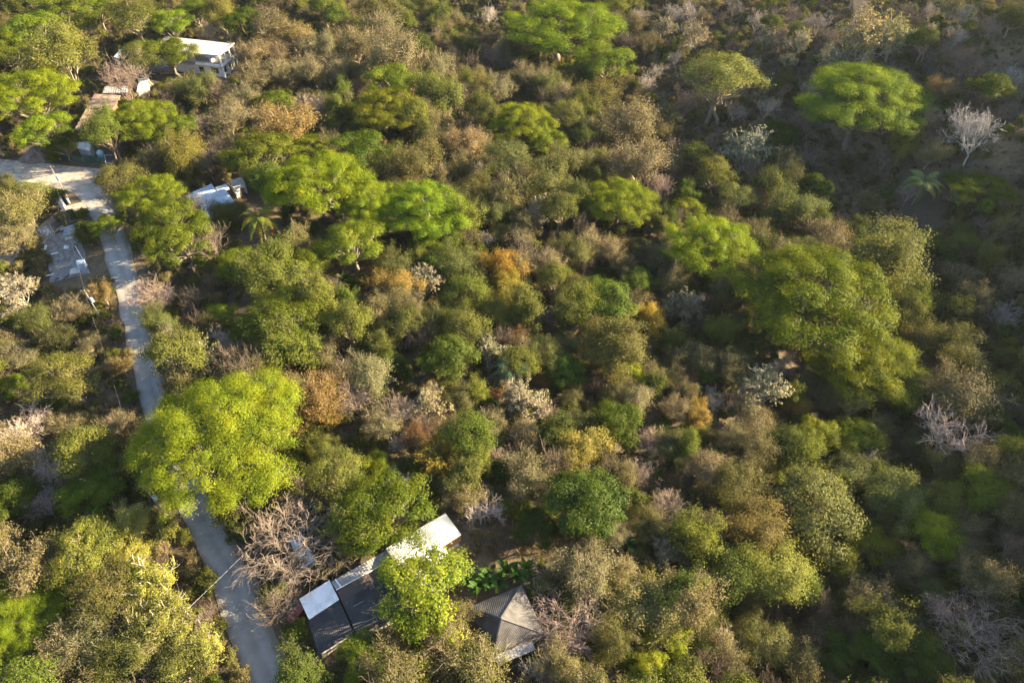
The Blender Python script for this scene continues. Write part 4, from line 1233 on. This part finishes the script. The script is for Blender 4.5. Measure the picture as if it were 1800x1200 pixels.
BANANAS = [(822,1020,2.6,"first banana plant of the row behind the hip roof, at the dark roofs' end"),(842,1030,2.7,"banana plant in the row directly above the hip roof's outer corner"),(858,1014,2.8,"large banana plant in the middle of the row behind the hip roof"),
 (876,1024,2.6,"banana plant low against the hip roof's upper edge"),(890,1005,2.8,"banana plant with upright leaves in the row's upper end"),(908,1012,2.7,"banana plant beside the top corner of the hip roof"),(925,1000,2.5,"yellowing banana plant at the valley end of the row"),(806,1004,2.3,"banana plant by the white roof's lower corner"),
 (606,492,2.8,"tall banana plant with lit upright leaves in the mid forest clearing"),(622,500,2.5,"banana plant with bent leaves beside the tall clearing banana"),(628,527,1.9,"small yellow green banana plant in the shaded clearing"),
 (1085,940,2.2,"banana plant in the garden clearing by the mango like tree"),(1105,955,2.2,"banana plant further down the garden clearing"),(1072,962,1.9,"low banana plant in the garden clearing's dry grass"),(1128,968,2.0,"banana plant at the shaded valley end of the garden clearing"),(1180,935,2.2,"dark banana plant beside the silvery tree at the garden's end")]
for i, (px, py, hg, lab) in enumerate(BANANAS):
    rng = np.random.default_rng(300+i); c = P(px, py, hg*.7); r = thing("banana_plant", lab, "banana plant", (c.x,c.y,g1(c.x,c.y)), rng.uniform(0,6), "banana plants")
    mb = MB(); mb.tube([(0,0,-.2),(0,0,hg*.3),(0,0,hg*.62)],[.16,.13,.08],7); s = mb.build("stem", BARK, r); s.color = (.13,.15,.04,1)
    for k in range(9):
        f = link("leaf", BL[k % 3], PALMLEAF, r); f.location = (0,0,hg*.55); f.scale = (hg/2.5,)*3; f.rotation_euler = (rng.normal()*.2, rng.uniform(-.5,.15), k*2.4+rng.normal()*.3)
        y = 1.6 if i in (6,10) else 1.0; f.color = (*jitter((.085*y,.125*(1+(y-1)*.5),.018), rng, .12),1)
# bamboo: a fountain of golden canes
def bamboo(px, py, W, hgt, n, label):
    c = P(px, py, hgt*.6); rng = np.random.default_rng(int(px)); r = thing("bamboo_clump", label, "bamboo", (c.x,c.y,g1(c.x,c.y)))
    cm, lm = MB(), MB()
    for i in range(n):
        a = rng.uniform(0,6.28); R = W*.5*math.sqrt(rng.random()); t = np.linspace(0,1,7); hh = hgt*rng.uniform(.75,1.1)
        p = np.column_stack([math.cos(a)*(R*.25+R*.9*t**2.4), math.sin(a)*(R*.25+R*.9*t**2.4), hh*(t-.16*t**4)]); cm.tube(p, np.linspace(.055,.02,7), 4)
        m = 120; u = rng.uniform(.3,1,m); q = np.column_stack([np.interp(u,t,p[:,k]) for k in range(3)]) + rng.normal(size=(m,3))*[.34,.34,.3]
        leaves(lm, rng, q, rng.normal(size=(m,3))+[0,0,.5], .34, .3)
    k = cm.build("canes", BARK, r, True); k.color = (.42,.26,.045,1); f = lm.build("foliage", LEAF, r); f.color = (.17,.145,.022,1)
bamboo(775,800, 8.0, 9.5, 60, "tall golden bamboo clump behind the white corrugated roof")
bamboo(808,835, 5.0, 7.5, 34, "lower bamboo clump leaning over the far end of the white roof")
# dead wood on the open slope
tm, bm = bare(701, 3.2, 9.0, n1=4, kids=(3,3,3), spread=.5, thin=.05, r0=.16)
c = P(1515,330,.3); r = thing("fallen_tree", "fallen grey tree lying down the open slope", "fallen tree", (c.x,c.y,c.z)); a = tm.build("trunk", BARK, r, True); b = bm.build("branches", BARK, r); a.color = b.color = (.34,.32,.30,1)
d = (P(1540,388,.3)-c).normalized(); r.rotation_euler = d.to_track_quat('Z','Y').to_euler(); 
c = P(1521,318); r = thing("broken_stump", "pale broken tree stump standing on the lit patch of the open slope", "stump", c); mb = MB()
mb.tube([(0,0,-.2),(.03,0,1.2),(.05,0,2.4)],[.22,.16,.03],6); s = mb.build("trunk", BARK, r, True); s.color = (.40,.30,.22,1)
mb = MB(); mb.tube([(0,0,.6),(-.6,-.1,1.0),(-.9,-.2,.2)],[.12,.1,.05],5); s = mb.build("branch", BARK, r, True); s.color = (.45,.38,.32,1)
# ------------------------------------------------------------------ the rest of the forest: undergrowth and filler trees nobody could count
def scrub_mat(name, cols, trans=.3):
    m = bpy.data.materials.new(name); nt, N, L = nodes(m); out = N.new("ShaderNodeOutputMaterial"); oi = N.new("ShaderNodeObjectInfo")
    r = N.new("ShaderNodeValToRGB"); r.color_ramp.interpolation = 'LINEAR'; e = r.color_ramp.elements
    for i, c in enumerate(cols):
        el = e[i] if i < 2 else e.new(1.0)
        el.position = i/(len(cols)-1); el.color = (*c,1)
    L.new(oi.outputs["Random"], r.inputs[0]); at = N.new("ShaderNodeAttribute"); at.attribute_name = "leaf"
    hs = N.new("ShaderNodeHueSaturation"); L.new(r.outputs[0], hs.inputs["Color"]); mr = N.new("ShaderNodeMapRange"); mr.inputs[3].default_value = .5; mr.inputs[4].default_value = 1.5
    L.new(at.outputs["Fac"], mr.inputs[0]); L.new(mr.outputs[0], hs.inputs["Value"])
    d = N.new("ShaderNodeBsdfDiffuse"); t = N.new("ShaderNodeBsdfTranslucent"); mx = N.new("ShaderNodeMixShader"); mx.inputs[0].default_value = trans
    L.new(hs.outputs[0], d.inputs[0]); L.new(hs.outputs[0], t.inputs[0]); L.new(d.outputs[0], mx.inputs[1]); L.new(t.outputs[0], mx.inputs[2]); L.new(mx.outputs[0], out.inputs[0]); return m
SGREEN = scrub_mat("scrub_green", [(.050,.066,.014),(.086,.088,.022),(.110,.118,.020),(.065,.092,.015)])
SDRY = scrub_mat("scrub_dry", [(.15,.118,.054),(.100,.096,.030),(.17,.135,.058),(.105,.095,.034),(.115,.095,.042)])
STWIG = scrub_mat("scrub_twig", [(.20,.15,.105),(.26,.20,.15),(.17,.12,.085)], .0)
GRASSM = scrub_mat("dry_grass", [(.16,.12,.055),(.12,.10,.045),(.19,.135,.06)])
src = bpy.data.collections.new("scrub_sources")
def merged(name, woods, cm, woodm, leafm):
    """One source mesh: wood faces with the first material, leaf faces with the second."""
    v = []; f = []; t = []; n = 0; nw = 0
    for q in list(woods) + ([cm] if cm else []):
        vv = np.concatenate(q.v); ff = np.concatenate(q.f4); v.append(vv); f.append(ff + n); t.append(np.concatenate(q.t4)); n += len(vv)
        if q is not cm: nw += len(ff)
    mb = MB(); mb.v = v; mb.f4 = f; mb.t4 = t; mb.n = n; me = mb.data(name)
    me.materials.append(woodm); me.materials.append(leafm)
    mi = np.zeros(len(me.polygons), np.int32); mi[nw:] = 1; me.polygons.foreach_set("material_index", mi); return me
SRC = []
def source(me):
    o = bpy.data.objects.new("src%03d" % len(SRC), me); src.objects.link(o); SRC.append(o); return len(SRC)-1
def tw(name, args, kw, leafm):
    a, b, c = twigleaf(*args, **kw); return source(merged(name, (a, b), c, STWIG, leafm))
shr_g = [source(merged("shrub", (a,), b, STWIG, SGREEN)) for a, b in (leafy(400+s, 3.4, 2.6, 2.1, 7, 44, 52, .6, .22, flat=.8, lobe_r=(.3,.5), fork=.15, trunks=2) for s in range(2))]
shr_g += [tw("shrub", (404+s, 3.4, 2.8, 7, (4,3,3), 9, .3, .2), dict(fork=.08, thin=.02), SGREEN) for s in range(2)]
shr_d = [tw("shrub", (410+s, 3.6, 2.9, 8, (4,3,3), 7, .3, .18), dict(fork=.08, thin=.022), SDRY) for s in range(4)]
shr_b = [source(merged("shrub", bare(420+s, 3.4, 2.9, n1=7, kids=(4,4,3), spread=.9, thin=.025, fork=.08), None, STWIG, SDRY)) for s in range(2)]
tre_g = [source(merged("filler", (a,), b, STWIG, SGREEN)) for a, b in (leafy(430+s, 7, 8.5, 5.8, 16, 130, 85, .8, .19, flat=.8, lobe_r=(.18,.36), trunks=2, twigs=1) for s in range(2))]
tre_g += [tw("filler", (433+s, 7, 8.5, 7, (5,4,3), 17, .5, .18), dict(), SGREEN) for s in range(2)]
tre_d = [tw("filler", (440+s, 7, 8, 8, (5,4,3), 10, .45, .155), dict(up=.14, thin=.034), SDRY) for s in range(4)]
tre_b = [source(merged("filler", bare(450+s, 7, 8, n1=7, kids=(5,4,4), spread=.8, thin=.03), None, STWIG, SDRY)) for s in range(2)]
def tuft(seed):
    rng = np.random.default_rng(seed); mb = MB(); n = 70; a = rng.uniform(0,6.28,n); R = rng.uniform(0,.5,n); L = rng.uniform(.3,.8,n)
    b = np.column_stack([np.cos(a)*R, np.sin(a)*R, 0*a-.03]); e = b + np.column_stack([np.cos(a)*L*.5, np.sin(a)*L*.5, L]); s = np.column_stack([-np.sin(a),np.cos(a),0*a])*.03
    v = np.stack([b-s, b+s, e+s*.3, e-s*.3], 1).reshape(-1,3); mb.add(v, np.arange(4*n).reshape(n,4), tint=rng.random(n)); me = mb.data("tuft"); me.materials.append(GRASSM); return me
tuf = [source(tuft(460+s)) for s in range(2)]
def photo_xy(x, y, z):
    d = y*CP + (CAM_H-z)*SP; v = y*SP - (CAM_H-z)*CP
    return 900 + FPX*x/d, 600 - FPX*v/d
def inside(poly, x, y):
    poly = np.asarray(poly, float); c = np.zeros(len(x), bool); j = len(poly)-1
    for i in range(len(poly)):
        xi, yi = poly[i]; xj, yj = poly[j]
        c ^= ((yi > y) != (yj > y)) & (x < (xj-xi)*(y-yi)/(yj-yi+1e-12)+xi); j = i
    return c
EDGE = 6
CLEAR = [[(a-EDGE,b) for a,b in ROAD_L] + [(a+EDGE,b) for a,b in ROAD_R[::-1]], [(-90,348),(0,326),(60,326),(120,342),(165,362),(205,340),(195,292),(120,288),(60,282),(-90,270)],
         [(165,362),(120,368),(60,414),(-20,470),(-20,430),(50,398),(110,352),(160,345)], [(72,415),(84,455),(84,503),(168,485),(156,440),(132,396),(100,398)], [(50,255),(90,255),(95,285),(48,285)],
         [(255,95),(400,110),(410,150),(270,150)],[(128,240),(214,240),(214,295),(128,295)],[(160,440),(240,440),(250,470),(165,500)]]
def grow(poly, k):
    q = np.array(poly, float); c = q.mean(0); return c+(q-c)*k
ROOFPX = [grow(q, 1.08) for q in ([(526,1052),(579,1019),(678,964),(746,923),(783,902),(812,940),(808,1002),(735,1062),(628,1118),(560,1152),(541,1088)], [(823,1067),(917,1028),(957,1113),(868,1152)],
          [(325,343),(372,323),(424,311),(431,324),(412,356),(364,382)], [(300,64),(411,77),(411,130),(300,128)], [(166,165),(205,168),(172,232),(131,228)], [(507,946),(529,934),(553,984),(531,998)],[(134,250),(160,249),(158,275),(136,275)],[(184,152),(224,151),(222,163),(180,164)],[(244,139),(262,134),(256,157),(240,162)], [(420,350),(495,350),(495,425),(420,425)], [(1590,295),(1660,295),(1660,400),(1590,400)], [(800,985),(940,975),(930,1040),(800,1050)])]
CROWNPX = []
for t in TREES:
    if t['k'] not in 'BTW' and t['w'] > 58: CROWNPX.append([(t['px']+.36*t['w']*math.cos(a*.785), t['py']+.34*t['w']*math.sin(a*.785)) for a in range(8)])
    if t['k'] in 'BTW' and t['w'] > 42: CROWNPX.append([(t['px']+.42*t['w']*math.cos(a*.785), t['py']+.42*t['w']*math.sin(a*.785)) for a in range(8)])
THIN = [([(1120,-60),(1900,-60),(1900,395),(1690,400),(1480,410),(1400,360),(1290,250),(1160,300),(1110,160)], .34, .08), ([(880,905),(1000,940),(1120,900),(1190,930),(1190,1000),(1050,1000),(900,1010),(800,1040),(800,960)], .22, .0),
        ([(470,1000),(520,920),(640,960),(700,930),(830,950),(850,1080),(640,1180),(560,1180),(500,1110)], .22, .0), ([(395,490),(480,480),(520,560),(430,600),(390,560)], .25, .0), ([(555,430),(670,440),(680,560),(580,550)], .4, .1),
        ([(-40,440),(170,440),(260,620),(300,830),(400,1040),(360,1060),(200,830),(150,640),(-40,640)], .7, .0), ([(780,-60),(960,-60),(940,110),(790,95)], .5, .1), ([(250,440),(330,440),(350,650),(290,680)], .5, .0)]
def scatter(name, label, spacing, kinds, weights, srange, thin_i, keep=0.0, hgt=1.0, seed=1, dens=1.0, only_open=False):
    rng = np.random.default_rng(seed)
    xs, ys = np.meshgrid(np.arange(-260, 330, spacing), np.arange(8, 360, spacing)); x = xs.ravel()+rng.uniform(-.5,.5,xs.size)*spacing; y = ys.ravel()+rng.uniform(-.5,.5,xs.size)*spacing
    z = ground(x, y); d = y*CP+(CAM_H-z)*SP; lim = .75*d
    ok = (x > -lim-16) & (x < lim+62) & (y > 18) & (y < 330); x, y, z = x[ok], y[ok], z[ok]
    px, py = photo_xy(x, y, z); p = np.full(len(x), float(dens))
    for poly, a, b in THIN:
        m = inside(poly, px, py); p = np.where(m, p*((a, b)[thin_i] if not only_open else 1.0), p*(1.0))
    if only_open:
        m = np.zeros(len(x), bool)
        for poly, a, b in (THIN[:1] if only_open == 'slope' else THIN): m |= inside(poly, px, py)
        p *= m
    for poly in CLEAR: p[inside(poly, px, py)] = 0
    for poly in FOOT:
        c = poly.mean(0); p[inside(c+(poly-c)*1.12, x, y)] = 0
    # nothing tall may stand before a roof, the road or the yards
    for t in ((2.5,5,7.5,10) if thin_i else (1,2.5)):
        qx, qy = photo_xy(x, y, z+t)
        for poly in ROOFPX + CLEAR[:4] + (CROWNPX if thin_i else []): p[inside(poly, qx, qy)] = 0
    if keep:
        for gx, gy, w in placed: p[(x-gx)**2+(y-gy)**2 < (w*keep)**2] = 0
    k = rng.random(len(x)) < p; x, y, z = x[k], y[k], z[k]; n = len(x)
    me = bpy.data.meshes.new(name); me.vertices.add(n); me.vertices.foreach_set("co", np.column_stack([x,y,z-.05]).astype(np.float32).ravel())
    patch = hash_noise(x, y, 22, seed+3)
    w = np.array(weights, float)
    idx = np.array([kinds[i] for i in rng.choice(len(kinds), n, p=w/w.sum())])
    a = me.attributes.new("idx", 'INT', 'POINT'); a.data.foreach_set("value", idx.astype(np.int32))
    s = rng.uniform(*srange, n)*(.75+.5*patch); sv = np.column_stack([s, s, s*rng.uniform(.8,1.2,n)*hgt])
    a = me.attributes.new("scl", 'FLOAT_VECTOR', 'POINT'); a.data.foreach_set("vector", sv.astype(np.float32).ravel())
    a = me.attributes.new("rot", 'FLOAT_VECTOR', 'POINT'); a.data.foreach_set("vector", np.column_stack([rng.normal(size=n)*.08, rng.normal(size=n)*.08, rng.uniform(0,6.28,n)]).astype(np.float32).ravel())
    o = link(name, me); tag(o, label, None, None, 'stuff')
    ng = bpy.data.node_groups.new("scatter_"+name, 'GeometryNodeTree'); ng.interface.new_socket("Geometry", in_out='INPUT', socket_type='NodeSocketGeometry'); ng.interface.new_socket("Geometry", in_out='OUTPUT', socket_type='NodeSocketGeometry')
    N, L = ng.nodes, ng.links; gi = N.new("NodeGroupInput"); go = N.new("NodeGroupOutput"); ip = N.new("GeometryNodeInstanceOnPoints"); ci = N.new("GeometryNodeCollectionInfo")
    ci.inputs[0].default_value = src; ci.inputs[1].default_value = True; ci.inputs[2].default_value = True; ip.inputs["Pick Instance"].default_value = True
    def attr(nm, ty): q = N.new("GeometryNodeInputNamedAttribute"); q.data_type = ty; q.inputs[0].default_value = nm; return q.outputs[0]
    L.new(gi.outputs[0], ip.inputs["Points"]); L.new(ci.outputs[0], ip.inputs["Instance"]); L.new(attr("idx",'INT'), ip.inputs["Instance Index"]); L.new(attr("rot",'FLOAT_VECTOR'), ip.inputs["Rotation"]); L.new(attr("scl",'FLOAT_VECTOR'), ip.inputs["Scale"]); L.new(ip.outputs[0], go.inputs[0])
    md = o.modifiers.new("scatter", 'NODES'); md.node_group = ng; print(name, n)
scatter("undergrowth", "low green and dry scrub filling the forest floor", 2.7, shr_g+shr_d+shr_b, [3,3,3,3,3,3,3,3,2,2], (.7,1.4), 0, seed=21, dens=.9)
scatter("forest_fill", "smaller olive and brown forest trees between the larger crowns", 5.2, tre_g+tre_d+tre_b, [3,3,3,3,3,3,3,3,3,3], (.95,1.6), 1, keep=.36, seed=33, dens=1.0)
scatter("dry_grass", "dry grass tufts and litter on the open ground", 1.5, tuf, [1,1], (.6,1.5), 0, seed=45, dens=.95, only_open=True)
scatter("bare_slope_trees", "thin grey leafless trees and brush covering the shaded slope", 6.5, tre_b+shr_b, [2,2,1.5,1.5], (.6,1.1), 1, keep=.4, seed=57, dens=.5, only_open='slope')
# ------------------------------------------------------------------ air
mb = MB(); mb.box((0, 150, (-60+104)/2), (3400, 3400, 164))
hm = bpy.data.materials.new("haze_air"); nt, N, L = nodes(hm); out = N.new("ShaderNodeOutputMaterial"); pv = N.new("ShaderNodeVolumePrincipled")
pv.inputs["Color"].default_value = (.55,.63,.74,1); pv.inputs["Density"].default_value = .00004; pv.inputs["Anisotropy"].default_value = .2
L.new(pv.outputs[0], out.inputs["Volume"]); tag(mb.build("haze", hm), "faint blue evening haze over the valley", None, None, 'stuff')
